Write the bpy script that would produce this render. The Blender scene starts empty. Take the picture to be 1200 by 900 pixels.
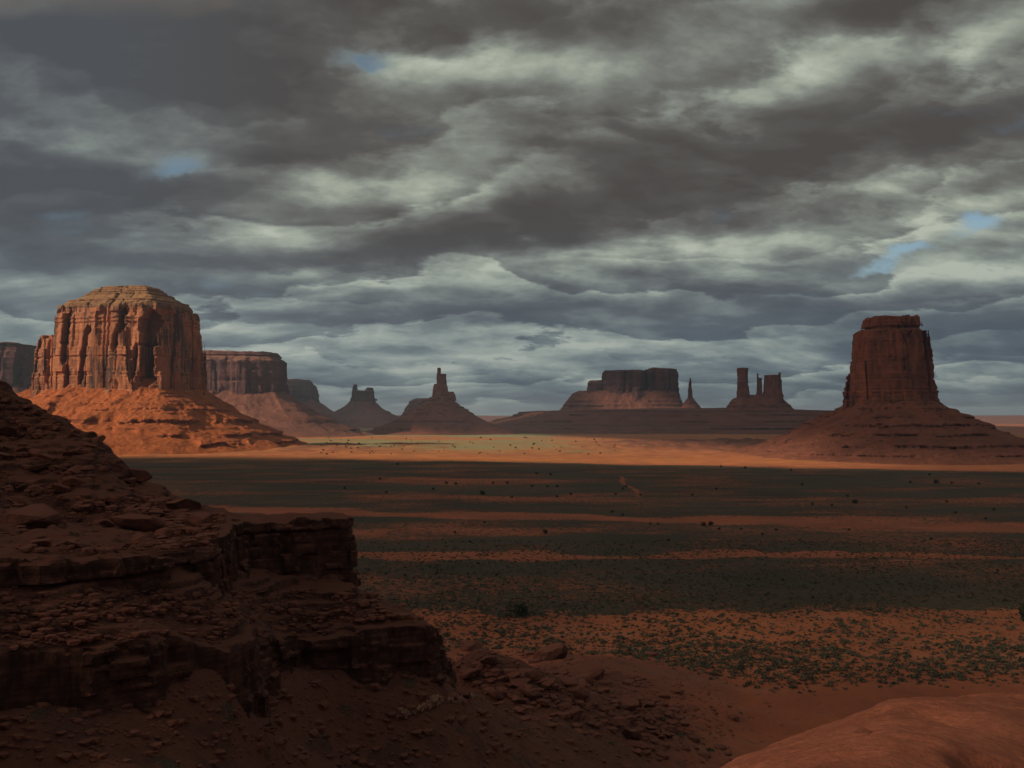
import bpy, bmesh, math, random, time
_T = time.time()
def lap(t): print('LAP', t, round(time.time()-_T, 1), flush=True)
import numpy as np
from mathutils import Vector

R = math.radians
F = 1133.0                                   # focal length in photo pixels (1200 wide)
CAM_Z = 80.0
PITCH = math.atan(40.0 / F)
scene = bpy.context.scene
COL = scene.collection

# ------------------------------------------------------------------ camera
cam_data = bpy.data.cameras.new("camera")
cam = bpy.data.objects.new("camera", cam_data); COL.objects.link(cam)
cam.location = (0, 0, CAM_Z)
cam.rotation_euler = (math.pi / 2 + PITCH, 0, 0)
cam_data.sensor_width = 36.0
cam_data.lens = 36.0 * F / 1200.0
cam_data.clip_start = 0.3
cam_data.clip_end = 200000.0
scene.camera = cam

# ------------------------------------------------------------------ render settings
scene.view_settings.view_transform = 'Standard'
scene.view_settings.look = 'None'
scene.view_settings.exposure = 0.0
scene.view_settings.gamma = 1.0
scene.render.engine = 'CYCLES'
scene.cycles.max_bounces = 5
scene.cycles.diffuse_bounces = 2
scene.cycles.glossy_bounces = 1
scene.cycles.transparent_max_bounces = 16
scene.cycles.volume_bounces = 0
scene.cycles.use_denoising = True

SUN_HEAD, SUN_EL = 244.0, 26.0              # heading clockwise from +Y (view direction)
SUN_DIR = Vector((math.sin(R(SUN_HEAD)) * math.cos(R(SUN_EL)), math.cos(R(SUN_HEAD)) * math.cos(R(SUN_EL)), math.sin(R(SUN_EL))))

# ------------------------------------------------------------------ node helpers
class NT:
    def __init__(s, tree):
        s.t = tree; s.n = tree.nodes; s.l = tree.links
    def node(s, typ, **kw):
        nd = s.n.new(typ)
        for k, v in kw.items(): setattr(nd, k, v)
        return nd
    def put(s, sock, v):
        if isinstance(v, bpy.types.NodeSocket): s.l.new(v, sock)
        elif v is not None: sock.default_value = v
    def m(s, op, a, b=None, c=None, clamp=False):
        nd = s.node('ShaderNodeMath', operation=op); nd.use_clamp = clamp
        s.put(nd.inputs[0], a)
        if b is not None: s.put(nd.inputs[1], b)
        if c is not None: s.put(nd.inputs[2], c)
        return nd.outputs[0]
    def v(s, op, a, b=None):
        nd = s.node('ShaderNodeVectorMath', operation=op)
        s.put(nd.inputs[0], a)
        if b is not None:
            s.put(nd.inputs[3 if op == 'SCALE' else 1], b)
        return nd.outputs['Value' if op in ('LENGTH', 'DOT_PRODUCT') else 'Vector']
    def comb(s, x, y, z):
        nd = s.node('ShaderNodeCombineXYZ')
        for i, q in enumerate((x, y, z)): s.put(nd.inputs[i], q)
        return nd.outputs[0]
    def sep(s, v):
        nd = s.node('ShaderNodeSeparateXYZ'); s.put(nd.inputs[0], v); return nd.outputs
    def noise(s, vec, scale, detail=4, rough=0.55, dist=0.0, out='Fac', ntype=None):
        nd = s.node('ShaderNodeTexNoise')
        if ntype: nd.noise_type = ntype
        s.put(nd.inputs['Vector'], vec); nd.inputs['Scale'].default_value = scale
        nd.inputs['Detail'].default_value = detail; nd.inputs['Roughness'].default_value = rough
        nd.inputs['Distortion'].default_value = dist
        return nd.outputs[out]
    def ramp(s, fac, lo, hi, a=0.0, b=1.0, smooth=True):
        nd = s.node('ShaderNodeMapRange')
        nd.interpolation_type = 'SMOOTHSTEP' if smooth else 'LINEAR'
        s.put(nd.inputs[0], fac); s.put(nd.inputs[1], lo); s.put(nd.inputs[2], hi)
        s.put(nd.inputs[3], a); s.put(nd.inputs[4], b)
        return nd.outputs[0]
    def mix(s, fac, a, b, blend='MIX'):
        nd = s.node('ShaderNodeMix', data_type='RGBA', blend_type=blend)
        s.put(nd.inputs[0], fac)
        for i, q in ((6, a), (7, b)):
            if isinstance(q, tuple): q = (*q[:3], 1.0)
            s.put(nd.inputs[i], q)
        return nd.outputs[2]
    def scalev(s, vec, sx, sy, sz):
        return s.v('MULTIPLY', vec, (sx, sy, sz))

# ------------------------------------------------------------------ world: sky with layered cloud deck
world = bpy.data.worlds.new("World"); scene.world = world
world.use_nodes = True
w = NT(world.node_tree); w.n.clear()
out = w.node('ShaderNodeOutputWorld'); bg = w.node('ShaderNodeBackground')
w.l.new(bg.outputs[0], out.inputs[0])
SKY_STRENGTH = 0.1
bg.inputs[1].default_value = SKY_STRENGTH
sky = w.node('ShaderNodeTexSky', sky_type='NISHITA')
sky.sun_disc = False; sky.sun_elevation = R(SUN_EL); sky.sun_rotation = R(SUN_HEAD)
sky.altitude = 1600; sky.air_density = 1.0; sky.dust_density = 1.0
geo = w.node('ShaderNodeTexCoord')
D = w.v('NORMALIZE', geo.outputs['Generated'])
dx, dy, dz = w.sep(D)
zz = w.m('ADD', w.m('MAXIMUM', dz, 0.0), 0.30)
P = w.comb(w.m('DIVIDE', dx, zz), w.m('DIVIDE', dy, zz), 0.0)          # position on the cloud deck
Pr = w.node('ShaderNodeMapping', vector_type='POINT'); w.put(Pr.inputs[0], P)
Pr.inputs['Rotation'].default_value = (0, 0, R(-14)); Pr.inputs['Scale'].default_value = (0.95, 1.35, 1)
P = Pr.outputs[0]
n1 = w.noise(P, 0.85, 10, 0.58, 0.3)
sunoff = w.v('ADD', P, (-0.05, 0.16, 0.0))
n1b = w.noise(sunoff, 0.85, 10, 0.58, 0.3)
n2 = w.noise(P, 2.6, 8, 0.56, 0.3)
n2b = w.noise(w.v('ADD', P, (-0.02, 0.06, 0.0)), 2.6, 8, 0.56, 0.3)
n3 = w.noise(w.v('ADD', P, (7.3, 2.2, 0)), 9.0, 6, 0.62, 0.3)
# big masses of the deck, given by direction (right offset, height) on the sky
ang = w.m('ARCTAN2', dx, dy); el = w.m('ARCSINE', dz)
AE = w.comb(ang, el, 0.0)
wrp = w.noise(w.scalev(AE, 1.0, 2.2, 1.0), 5.5, 5, 0.6, 0.0, 'Color')
wrp = w.v('SCALE', w.v('SUBTRACT', wrp, (0.5, 0.5, 0.5)), 0.16)
AEw = w.v('ADD', AE, w.v('MULTIPLY', wrp, (1.0, 0.45, 0.0)))
wr2 = w.noise(w.scalev(AE, 1.0, 1.6, 1.0), 22.0, 4, 0.6, 0.0, 'Color')
wr2 = w.v('SCALE', w.v('SUBTRACT', wr2, (0.5, 0.5, 0.5)), 0.06)
AEs = w.v('ADD', AE, w.v('MULTIPLY', wr2, (1.0, 0.7, 0.0)))
def px_dir(px, py):
    x = px - 600.0; u = 450.0 - py
    y = F * math.cos(PITCH) - u * math.sin(PITCH); z = F * math.sin(PITCH) + u * math.cos(PITCH)
    return x, y, z
def blob(px, py, rx, ry, rot=0.0, src=None, pw=2.0):
    x, y, z = px_dir(px, py)
    mp = w.node('ShaderNodeMapping', vector_type='TEXTURE'); w.put(mp.inputs[0], src or AEw)
    mp.inputs['Location'].default_value = (math.atan2(x, y), math.asin(z / math.sqrt(x*x+y*y+z*z)), 0)
    mp.inputs['Rotation'].default_value = (0, 0, R(rot))
    mp.inputs['Scale'].default_value = (rx / F, ry / F, 1)
    ln = w.v('LENGTH', mp.outputs[0])
    return w.m('EXPONENT', w.m('MULTIPLY', w.m('POWER', ln, pw), -1.0))
BL = [  # px, py, rx, ry, rotation, amount of cloud (+ thick, - thin)
    (140, 70, 300, 80, -2, .50), (330, 110, 90, 28, 0, .18), (60, 235, 190, 52, -4, .46), (600, 20, 230, 34, 4, .38), (1060, 5, 160, 22, 0, .42),
    (800, 195, 300, 62, 7, .36), (1080, 150, 200, 36, 10, .34), (610, 255, 170, 28, 14, .30), (430, 300, 170, 20, 8, .30), (1140, 220, 110, 20, 3, .26),
    (640, 360, 210, 34, 3, .24), (1130, 385, 140, 26, 0, .26), (900, 355, 120, 18, 0, .18), (330, 190, 110, 26, 8, .22), (430, 345, 110, 10, 2, .14), (40, 320, 120, 14, 0, .14),
    (470, 215, 170, 34, 6, -.26), (280, 245, 80, 34, -12, -.2), (1000, 72, 190, 22, 8, -.26), (700, 300, 300, 22, 4, -.34), (1010, 265, 260, 20, 5, -.22), (1130, 325, 150, 18, 2, -.26),
    (480, 150, 150, 30, 0, -.16), (700, 95, 120, 24, 0, -.16), (540, 85, 120, 24, 0, -.24), (250, 330, 160, 16, 4, -.2), (90, 165, 160, 16, -2, -.24), (420, 400, 260, 22, 0, -.26), (850, 330, 150, 16, 0, -.22), (700, 440, 420, 22, 0, -.10), (545, 318, 75, 20, 0, .26),
]
acc = None
for b in BL:
    t = w.m('MULTIPLY', blob(*b[:5]), b[5]*1.15)
    acc = t if acc is None else w.m('ADD', acc, t)
nz = w.m('ADD', w.m('MULTIPLY', w.m('SUBTRACT', n1, 0.5), 0.80), w.m('MULTIPLY', w.m('SUBTRACT', n2, 0.5), w.ramp(el, R(8), R(18), .72, .52)))
nz = w.m('ADD', nz, w.m('MULTIPLY', w.m('SUBTRACT', n3, 0.5), 0.42))
# banks of cloud one behind the other: crisp dark base, thinning and brightening upward to the next base
lel = w.m('LOGARITHM', w.m('ADD', w.m('MAXIMUM', el, 0.0), 0.05), 2.718)
soft = w.ramp(el, R(6), R(16), .08, .20)
def banks(freq, warp_vec, warp_amt, fine_amt, tilt, off):
    wa = w.noise(warp_vec, 1.15, 3, 0.5, 0.0); wb = w.noise(w.v('ADD', warp_vec, (3.1, 9.7, 0)), 6.5, 7, 0.62, 0.2)
    ph = w.m('ADD', w.m('MULTIPLY', lel, freq), w.m('MULTIPLY', ang, -tilt))
    ph = w.m('ADD', ph, w.m('ADD', w.m('MULTIPLY', w.m('SUBTRACT', wa, .5), warp_amt), w.m('MULTIPLY', w.m('SUBTRACT', wb, .5), fine_amt)))
    fr = w.m('FRACT', w.m('ADD', ph, off))
    return w.m('MULTIPLY', w.ramp(fr, 0.0, soft), w.m('POWER', w.m('SUBTRACT', 1.0, fr), 0.8))
b1 = banks(2.6, P, 4.2, .75, 1.1, .35)
b2 = banks(4.6, w.v('ADD', P, (11.0, 4.0, 0)), 4.5, 1.3, 1.6, .1)
amp = w.ramp(w.noise(w.v('ADD', P, (21.0, 3.0, 0)), .9, 3, .5), .35, .62)
nz = w.m('ADD', nz, w.m('MULTIPLY', w.m('SUBTRACT', b1, .42), w.ramp(el, R(6), R(18), .42, .30)))
nz = w.m('ADD', nz, w.m('MULTIPLY', w.m('MULTIPLY', w.m('SUBTRACT', b2, .42), .24), amp))
thick = w.m('ADD', w.m('ADD', nz, acc), 0.445)
relief = w.m('ADD', w.m('MULTIPLY', w.m('SUBTRACT', n1, n1b), -1.3), w.m('MULTIPLY', w.m('SUBTRACT', n2b, n2), 1.0))   # sunward edges of each mass are thinner and brighter
thick = w.m('SUBTRACT', thick, relief)
cr = w.node('ShaderNodeValToRGB'); w.put(cr.inputs[0], thick)
els = cr.color_ramp.elements
stops = [(0.0, (.48, .52, .43)), (.14, (.36, .395, .325)), (.32, (.225, .246, .212)), (.52, (.145, .145, .134)), (.72, (.098, .092, .086)), (1.0, (.074, .067, .063))]
els[0].position, els[0].color = stops[0][0], (*stops[0][1], 1); els[1].position, els[1].color = stops[-1][0], (*stops[-1][1], 1)
for p_, c_ in stops[1:-1]:
    e = els.new(p_); e.color = (*c_, 1)
ch = w.node('ShaderNodeValToRGB'); w.put(ch.inputs[0], thick)           # the far deck, bluer with distance
els = ch.color_ramp.elements
stops = [(0.0, (.42, .47, .42)), (.2, (.30, .352, .335)), (.45, (.172, .217, .232)), (.7, (.108, .138, .165)), (1.0, (.085, .108, .135))]
els[0].position, els[0].color = stops[0][0], (*stops[0][1], 1); els[1].position, els[1].color = stops[-1][0], (*stops[-1][1], 1)
for p_, c_ in stops[1:-1]:
    e = els.new(p_); e.color = (*c_, 1)
far = w.ramp(el, R(13.0), R(2.5))
cloudcol = w.mix(far, cr.outputs[0], ch.outputs[0])
side = w.ramp(ang, R(-8), R(-26))
cloudcol = w.mix(w.m('MULTIPLY', side, 0.45), cloudcol, ch.outputs[0])
cloudcol = w.v('SCALE', cloudcol, 1.0 / SKY_STRENGTH)
holes = None
for b in [(428, 73, 34, 13, -5), (208, 196, 36, 15, 10), (1146, 266, 30, 13, 0), (1050, 299, 52, 9, 12)]:
    t = blob(*b, src=AEs, pw=2.5)
    holes = t if holes is None else w.m('MAXIMUM', holes, t)
halo = w.m('MULTIPLY', w.ramp(w.m('ADD', holes, w.m('MULTIPLY', w.m('SUBTRACT', n1, 0.5), 0.8)), 0.0, 0.9), 0.42)
cloudcol = w.mix(halo, cloudcol, tuple(q/SKY_STRENGTH for q in (.27, .34, .35)))
holes = w.ramp(w.m('ADD', holes, w.m('MULTIPLY', w.m('SUBTRACT', n2, 0.5), 3.0)), 0.30, 1.15, 0, 0.78)
skyc = w.v('MULTIPLY', sky.outputs[0], (0.92, 0.95, 0.85))
col = w.mix(holes, cloudcol, skyc)
behind = w.ramp(dy, 0.15, -0.4)                                         # behind the viewer the deck is an even grey
col = w.mix(w.m('MULTIPLY', behind, 0.6), col, (1.5, 1.5, 1.5))
w.l.new(col, bg.inputs[0])

# ------------------------------------------------------------------ sun
sd = bpy.data.lights.new("sun", 'SUN'); sun = bpy.data.objects.new("sun", sd); COL.objects.link(sun)
sd.energy = 5.0; sd.angle = R(0.5); sd.color = (1.0, 0.82, 0.60)
sun.rotation_euler = SUN_DIR.to_track_quat('Z', 'Y').to_euler()
sun.location = (0, 0, 500)

# ------------------------------------------------------------------ geometry helpers
def tag(o, label=None, cat=None, group=None, kind=None):
    if label: o["label"] = label
    if cat: o["category"] = cat
    if group: o["group"] = group
    if kind: o["kind"] = kind
    return o
def empty(name, loc):
    o = bpy.data.objects.new(name, None); COL.objects.link(o); o.location = loc; o.empty_display_size = 5
    return o
def mesh_np(name, verts, faces, mat=None, smooth=False):
    """verts (n,3), faces (m,k) with k 3 or 4"""
    me = bpy.data.meshes.new(name)
    verts = np.ascontiguousarray(verts, np.float32); faces = np.ascontiguousarray(faces, np.int32)
    me.vertices.add(len(verts)); me.vertices.foreach_set('co', verts.ravel())
    k = faces.shape[1]
    me.loops.add(faces.size); me.loops.foreach_set('vertex_index', faces.ravel())
    me.polygons.add(len(faces)); me.polygons.foreach_set('loop_start', np.arange(0, faces.size, k, dtype=np.int32))
    try: me.polygons.foreach_set('loop_total', np.full(len(faces), k, np.int32))
    except Exception: pass
    me.polygons.foreach_set('use_smooth', np.full(len(faces), smooth, bool))
    if mat: me.materials.append(mat)
    me.update(calc_edges=True)
    return me
def link(name, me, parent=None, loc=None):
    o = bpy.data.objects.new(name, me); COL.objects.link(o)
    if parent: o.parent = parent
    if loc is not None: o.location = loc
    return o
def sstep(x, a, b):
    t = np.clip((x - a) / (b - a), 0, 1); return t * t * (3 - 2 * t)
def _h2(ix, iy, seed):
    h = (ix.astype(np.int64) * 374761393 + iy.astype(np.int64) * 668265263 + seed * 2147483647) & 0xffffffff
    h = ((h ^ (h >> 13)) * 1274126177) & 0xffffffff
    return ((h ^ (h >> 16)) & 0xffff).astype(np.float64) / 32767.5 - 1.0
def noise2(x, y, seed=0):
    ix = np.floor(x); iy = np.floor(y); fx = x - ix; fy = y - iy
    fx = fx*fx*fx*(fx*(fx*6-15)+10); fy = fy*fy*fy*(fy*(fy*6-15)+10)
    ix = ix.astype(np.int64); iy = iy.astype(np.int64)
    a = _h2(ix, iy, seed); b = _h2(ix+1, iy, seed); c = _h2(ix, iy+1, seed); d = _h2(ix+1, iy+1, seed)
    return (a*(1-fx)+b*fx)*(1-fy)+(c*(1-fx)+d*fx)*fy
def fbm2(x, y, octv=4, seed=0, gain=0.5):
    s = 0; a = 1.0; t = 0
    for o in range(octv):
        s = s + a*noise2(x*2**o+o*13.7, y*2**o-o*7.1, seed+o); t += a; a *= gain
    return s/t
def _wmat(xs, wl):
    u = (xs - xs[0]) / wl; i = np.floor(u).astype(int); f = u - i
    f = f*f*f*(f*(f*6-15)+10)
    n = i.max() + 2; W = np.zeros((len(xs), n), np.float32)
    W[np.arange(len(xs)), i] = 1-f; W[np.arange(len(xs)), i+1] = f
    return W
def noise3(ax, wl, seed):
    """smooth value noise on a regular grid; ax = (xs, ys, zs), wl = wavelength per axis"""
    Ws = [_wmat(a, l) for a, l in zip(ax, wl)]
    g = np.random.default_rng(seed).uniform(-1, 1, [q.shape[1] for q in Ws]).astype(np.float32)
    g = np.tensordot(Ws[0], g, (1, 0))                     # x, b, c
    g = np.einsum('jb,xbc->xjc', Ws[1], g, optimize=True)
    g = g @ Ws[2].T
    return g
def fbm3(ax, wl, octv, seed, gain=0.5):
    s = 0; a = 1.0; t = 0
    for o in range(octv):
        s = s + a*noise3(ax, [q/2**o for q in wl], seed+o); t += a; a *= gain
    return s / t
def poly_sd(poly, X, Y):
    """signed distance (negative inside) to a polygon on grid arrays"""
    p = np.array(poly, float); n = len(p)
    d = np.full(X.shape, 1e18); ins = np.zeros(X.shape, bool)
    for i in range(n):
        a = p[i]; b = p[(i+1) % n]; e = b-a; wx = X-a[0]; wy = Y-a[1]
        t = np.clip((wx*e[0]+wy*e[1])/max(e@e, 1e-9), 0, 1)
        d = np.minimum(d, (wx-e[0]*t)**2+(wy-e[1]*t)**2)
        c = ((a[1] <= Y) != (b[1] <= Y))
        if abs(e[1]) > 1e-12:
            xi = a[0]+(Y-a[1])/e[1]*e[0]; ins ^= (c & (X < xi))
    return np.where(ins, -1, 1)*np.sqrt(d)
def cells2(X, Y, size, seed, aniso=1.0, rot=0.0):
    """piecewise constant random value per irregular cell (jointed rock)"""
    c, s_ = math.cos(rot), math.sin(rot)
    u = (X*c+Y*s_)/size; v = (-X*s_+Y*c)/(size*aniso)
    iu, iv = np.floor(u).astype(np.int64), np.floor(v).astype(np.int64)
    best = np.full(X.shape, 1e9); val = np.zeros(X.shape)
    for a in (-1, 0, 1):
        for b in (-1, 0, 1):
            ju, jv = iu+a, iv+b
            pu = ju+.5+.45*_h2(ju, jv, seed); pv = jv+.5+.45*_h2(ju, jv, seed+77)
            d = np.abs(u-pu)+np.abs(v-pv)*.9; r = _h2(ju, jv, seed+154)
            m = d < best; best = np.where(m, d, best); val = np.where(m, r, val)
    return val.astype(np.float32)
def bed_blocks(X, Y, Z, thick, size, seed, base, amp, rot=.3):
    """beds of uneven thickness, each broken into its own blocks"""
    rg = np.random.default_rng(seed); out_ = np.zeros((X.shape[0], X.shape[1], len(Z)), np.float32); z = Z[0]-rg.uniform(0, thick[1])
    while z < Z[-1]+.01:
        t_ = rg.choice(thick)*rg.uniform(.7, 1.3); sel = (Z >= z) & (Z < z+t_); bo = rg.uniform(-1, 1)*base
        if sel.any():
            fld = bo+amp*cells2(X, Y, size*rg.uniform(.7, 1.4), int(rg.integers(1e6)), rg.uniform(.7, 1.5), rot+rg.uniform(-.25, .25))
            out_[:, :, sel] = fld[:, :, None]
        z += t_
    return out_
def surface_nets(Fv, org, h):
    Fv = np.ascontiguousarray(Fv, np.float32); S = Fv < 0
    nx, ny, nz = S.shape
    cnt = np.zeros((nx-1, ny-1, nz-1), np.int8)
    for a in (0, 1):
        for b in (0, 1):
            for c in (0, 1):
                cnt += S[a:nx-1+a, b:ny-1+b, c:nz-1+c]
    act = (cnt > 0) & (cnt < 8)
    I, J, K = np.nonzero(act)
    idx = np.full(act.shape, -1, np.int32); idx[I, J, K] = np.arange(len(I))
    corner = {}
    for a in (0, 1):
        for b in (0, 1):
            for c in (0, 1):
                corner[(a, b, c)] = Fv[I+a, J+b, K+c]
    acc = np.zeros((len(I), 3), np.float32); n = np.zeros(len(I), np.float32)
    for A in corner:
        for k in range(3):
            if A[k] == 0:
                B = list(A); B[k] = 1; B = tuple(B)
                fa, fb = corner[A], corner[B]; ch_ = (fa < 0) != (fb < 0)
                t = np.where(ch_, fa/np.where(ch_, fa-fb, 1), 0)
                pt = np.zeros((len(I), 3), np.float32)+np.array(A, np.float32); pt[:, k] = t
                acc += pt*ch_[:, None]; n += ch_
    V = (acc/n[:, None]+np.stack([I, J, K], 1))*h+np.array(org, np.float32)
    quads = []
    for k in range(3):
        o = [(slice(1, s-1) if q != k else slice(0, s-1)) for q, s in enumerate(S.shape)]
        o2 = list(o); o2[k] = slice(1, None)
        s0 = S[tuple(o)]; s1 = S[tuple(o2)]
        e = np.nonzero(s0 != s1)
        flip = s0[e]
        base = [e[q]+(1 if q != k else 0) for q in range(3)]
        u, v_ = (k+1) % 3, (k+2) % 3
        def cell(du, dv):
            c = [b.copy() for b in base]; c[u] = c[u]-du; c[v_] = c[v_]-dv
            return idx[c[0], c[1], c[2]]
        q0, q1, q2, q3 = cell(1, 1), cell(0, 1), cell(0, 0), cell(1, 0)
        q = np.stack([q0, q1, q2, q3], 1)
        q[~flip] = q[~flip][:, ::-1]
        quads.append(q)
    return V, np.concatenate(quads)
def grid_axes(x0, x1, y0, y1, z0, z1, h):
    return [np.arange(a, b, h) for a, b in ((x0, x1), (y0, y1), (z0, z1))]
def px_x(px, d): return (px-600.0)/F*d/math.cos(PITCH)*1.0
def at(px, py, d):
    """world point seen at photo pixel (px, py) at depth d along +Y"""
    x, y, z = px_dir(px, py)
    return np.array((x/y*d, d, CAM_Z+z/y*d))
def ground_d(py): return CAM_Z*F/(py-490.0)

# ------------------------------------------------------------------ materials
def new_mat(name, rough=0.95):
    mt = bpy.data.materials.new(name); mt.use_nodes = True
    n = NT(mt.node_tree); b = n.n['Principled BSDF']
    b.inputs['Roughness'].default_value = rough
    b.inputs['Specular IOR Level'].default_value = 0.12
    return mt, n, b
def rock_mat(name, light, dark, varnish, s=1.0, streak=0.55, band=0.35, soil=None, bump=1.0, band_len=None, vary=False):
    """sandstone: mottled colour, bedding bands, vertical varnish streaks, soil on flat tops; s = metres per feature"""
    mt, n, b = new_mat(name)
    g = n.node('ShaderNodeNewGeometry'); p = g.outputs['Position']
    nr = n.sep(g.outputs['Normal'])
    a = n.noise(p, 0.04/s, 6, 0.6)
    c = n.mix(n.ramp(a, .36, .64), light, dark)
    wv = n.noise(p, 0.02/s, 3, 0.5)
    z = n.sep(p)[2]
    zs = n.m('ADD', z, n.m('MULTIPLY', wv, 8.0*s))
    bl = band_len or 6.0*s
    bn = n.noise(n.comb(0.0, 0.0, n.m('DIVIDE', zs, bl)), 1.0, 5, 0.75)
    c = n.mix(n.m('MULTIPLY', n.ramp(bn, .42, .60), band), c, varnish)
    st = n.noise(n.scalev(p, 1/(9*s), 1/(9*s), 1/(95*s)), 1.0, 6, 0.62, 0.4)
    big = n.noise(n.scalev(p, 1/(60*s), 1/(60*s), 1/(120*s)), 1.0, 2, 0.5)
    steep = n.ramp(n.m('ABSOLUTE', nr[2]), .75, .35)
    sf = n.m('MULTIPLY', n.m('MULTIPLY', n.ramp(n.m('ADD', st, n.m('MULTIPLY', n.m('SUBTRACT', big, .5), .8)), .50, .66), steep), streak)
    c = n.mix(sf, c, varnish)
    fine = n.noise(p, 0.45/s, 5, 0.7)
    oi = n.node('ShaderNodeObjectInfo')
    c = n.mix(1.0, c, n.mix(n.ramp(fine, .3, .7, 0, 1, False), (.72, .70, .70), (1.22, 1.2, 1.18)), 'MULTIPLY')
    if vary: c = n.mix(1.0, c, n.mix(oi.outputs['Random'], (.55, .52, .52), (1.5, 1.42, 1.38)), 'MULTIPLY')
    if soil:
        sn = n.m('ADD', nr[2], n.m('MULTIPLY', n.m('SUBTRACT', fine, .5), .5))
        c = n.mix(n.ramp(sn, .62, .86), c, soil)
    n.put(b.inputs['Base Color'], c)
    h1 = n.noise(n.scalev(p, 1, 1, 1.8), 0.30/s, 9, 0.68)
    bp = n.node('ShaderNodeBump'); bp.inputs['Strength'].default_value = 0.8; bp.inputs['Distance'].default_value = 3.0*s*bump
    n.put(bp.inputs['Height'], h1); n.put(b.inputs['Normal'], bp.outputs[0])
    return mt
def talus_mat(name, soil, rock, pale, s=1.0, bumpd=5.0, band=.22):
    mt, n, b = new_mat(name)
    g = n.node('ShaderNodeNewGeometry'); p = g.outputs['Position']; nr = n.sep(g.outputs['Normal'])
    a = n.noise(p, 0.02/s, 5, 0.6)
    c = n.mix(n.ramp(a, .38, .64), soil, tuple(q*.72 for q in soil))
    z = n.sep(p)[2]; wv = n.noise(p, 0.012/s, 3, 0.5)
    bn = n.noise(n.comb(0, 0, n.m('DIVIDE', n.m('ADD', z, n.m('MULTIPLY', wv, 10*s)), 7*s)), 1.0, 5, 0.7)
    c = n.mix(n.m('MULTIPLY', n.ramp(bn, .5, .60), band), c, rock)
    fn = n.noise(p, 0.30/s, 6, 0.72)
    c = n.mix(n.ramp(fn, .50, .62), c, n.mix(.5, c, rock))
    c = n.mix(n.m('MULTIPLY', n.ramp(fn, .46, .36), .6), c, pale)
    sn = n.m('ADD', nr[2], n.m('MULTIPLY', n.m('SUBTRACT', fn, .5), .4))
    c = n.mix(n.ramp(sn, .60, .38), c, rock)
    n.put(b.inputs['Base Color'], c)
    bp = n.node('ShaderNodeBump'); bp.inputs['Strength'].default_value = 0.9; bp.inputs['Distance'].default_value = bumpd*s
    n.put(bp.inputs['Height'], n.noise(p, 0.12/s, 9, 0.74)); n.put(b.inputs['Normal'], bp.outputs[0])
    return mt
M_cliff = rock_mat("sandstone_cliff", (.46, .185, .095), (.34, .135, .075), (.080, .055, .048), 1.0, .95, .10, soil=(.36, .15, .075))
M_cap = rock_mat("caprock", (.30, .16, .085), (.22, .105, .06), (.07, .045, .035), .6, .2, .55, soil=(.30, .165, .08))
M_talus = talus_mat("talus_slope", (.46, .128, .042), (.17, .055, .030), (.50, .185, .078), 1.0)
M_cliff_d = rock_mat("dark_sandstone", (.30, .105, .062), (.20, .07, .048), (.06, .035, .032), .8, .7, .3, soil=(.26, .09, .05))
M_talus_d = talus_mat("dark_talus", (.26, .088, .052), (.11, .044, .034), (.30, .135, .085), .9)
M_far = rock_mat("far_sandstone", (.17, .075, .070), (.115, .054, .054), (.045, .033, .038), 2.2, .7, .3, soil=(.30, .14, .09))
M_far_t = talus_mat("far_talus", (.27, .105, .070), (.10, .048, .044), (.34, .17, .11), 2.2)
M_plateau = talus_mat("plateau_beds", (.25, .092, .058), (.085, .040, .034), (.30, .14, .09), 2.2, band=.85)
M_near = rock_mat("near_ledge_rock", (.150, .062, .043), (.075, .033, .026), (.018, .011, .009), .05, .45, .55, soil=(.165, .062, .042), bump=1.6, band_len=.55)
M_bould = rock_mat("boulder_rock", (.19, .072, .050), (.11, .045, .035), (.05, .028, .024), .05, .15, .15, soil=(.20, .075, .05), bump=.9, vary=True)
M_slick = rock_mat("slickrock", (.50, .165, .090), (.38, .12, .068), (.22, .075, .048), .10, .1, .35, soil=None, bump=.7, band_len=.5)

# ground: colour follows what grows there (attribute 'cover': sage 0..1 in r, soil tone in g, sunlit sage tint in b)
M_ground, n, b = new_mat("desert_ground")
g = n.node('ShaderNodeNewGeometry'); p = g.outputs['Position']
at_ = n.node('ShaderNodeAttribute', attribute_name='cover'); cv = n.sep(at_.outputs['Color'])
soil = n.mix(cv[1], (.45, .130, .062), (.55, .20, .062))
soil = n.mix(n.ramp(n.noise(p, .02, 6, .65), .35, .65), soil, n.mix(.45, soil, (.17, .06, .042)))
soil = n.mix(n.m('MULTIPLY', n.ramp(n.noise(n.scalev(p, .25, 1, 1), .06, 5, .6), .5, .7), .4), soil, (.42, .20, .12))
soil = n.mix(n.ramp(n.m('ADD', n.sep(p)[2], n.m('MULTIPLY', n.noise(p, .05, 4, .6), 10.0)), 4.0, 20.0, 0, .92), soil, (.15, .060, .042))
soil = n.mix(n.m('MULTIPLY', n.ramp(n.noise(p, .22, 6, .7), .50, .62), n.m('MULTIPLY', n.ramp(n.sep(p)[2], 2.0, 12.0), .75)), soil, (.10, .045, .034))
sage = n.mix(n.ramp(n.noise(p, .006, 5, .6), .3, .7), (.058, .047, .033), (.096, .074, .049))
sage = n.mix(n.m('MULTIPLY', cv[2], 1.0), sage, (.27, .26, .13))  # sunlit look of the far plain painted into the sage colour
vor = n.node('ShaderNodeTexVoronoi', feature='F1'); vor.inputs['Scale'].default_value = .24; n.put(vor.inputs['Vector'], p)
tuft = n.ramp(vor.outputs['Distance'], .15, .5, 1, 0)
grain = n.noise(p, .55, 4, .75)
patch = n.noise(n.scalev(p, .5, 1, 1), .012, 6, .62)
dens = n.m('ADD', cv[0], n.m('MULTIPLY', n.m('SUBTRACT', patch, .5), 1.5))
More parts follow.
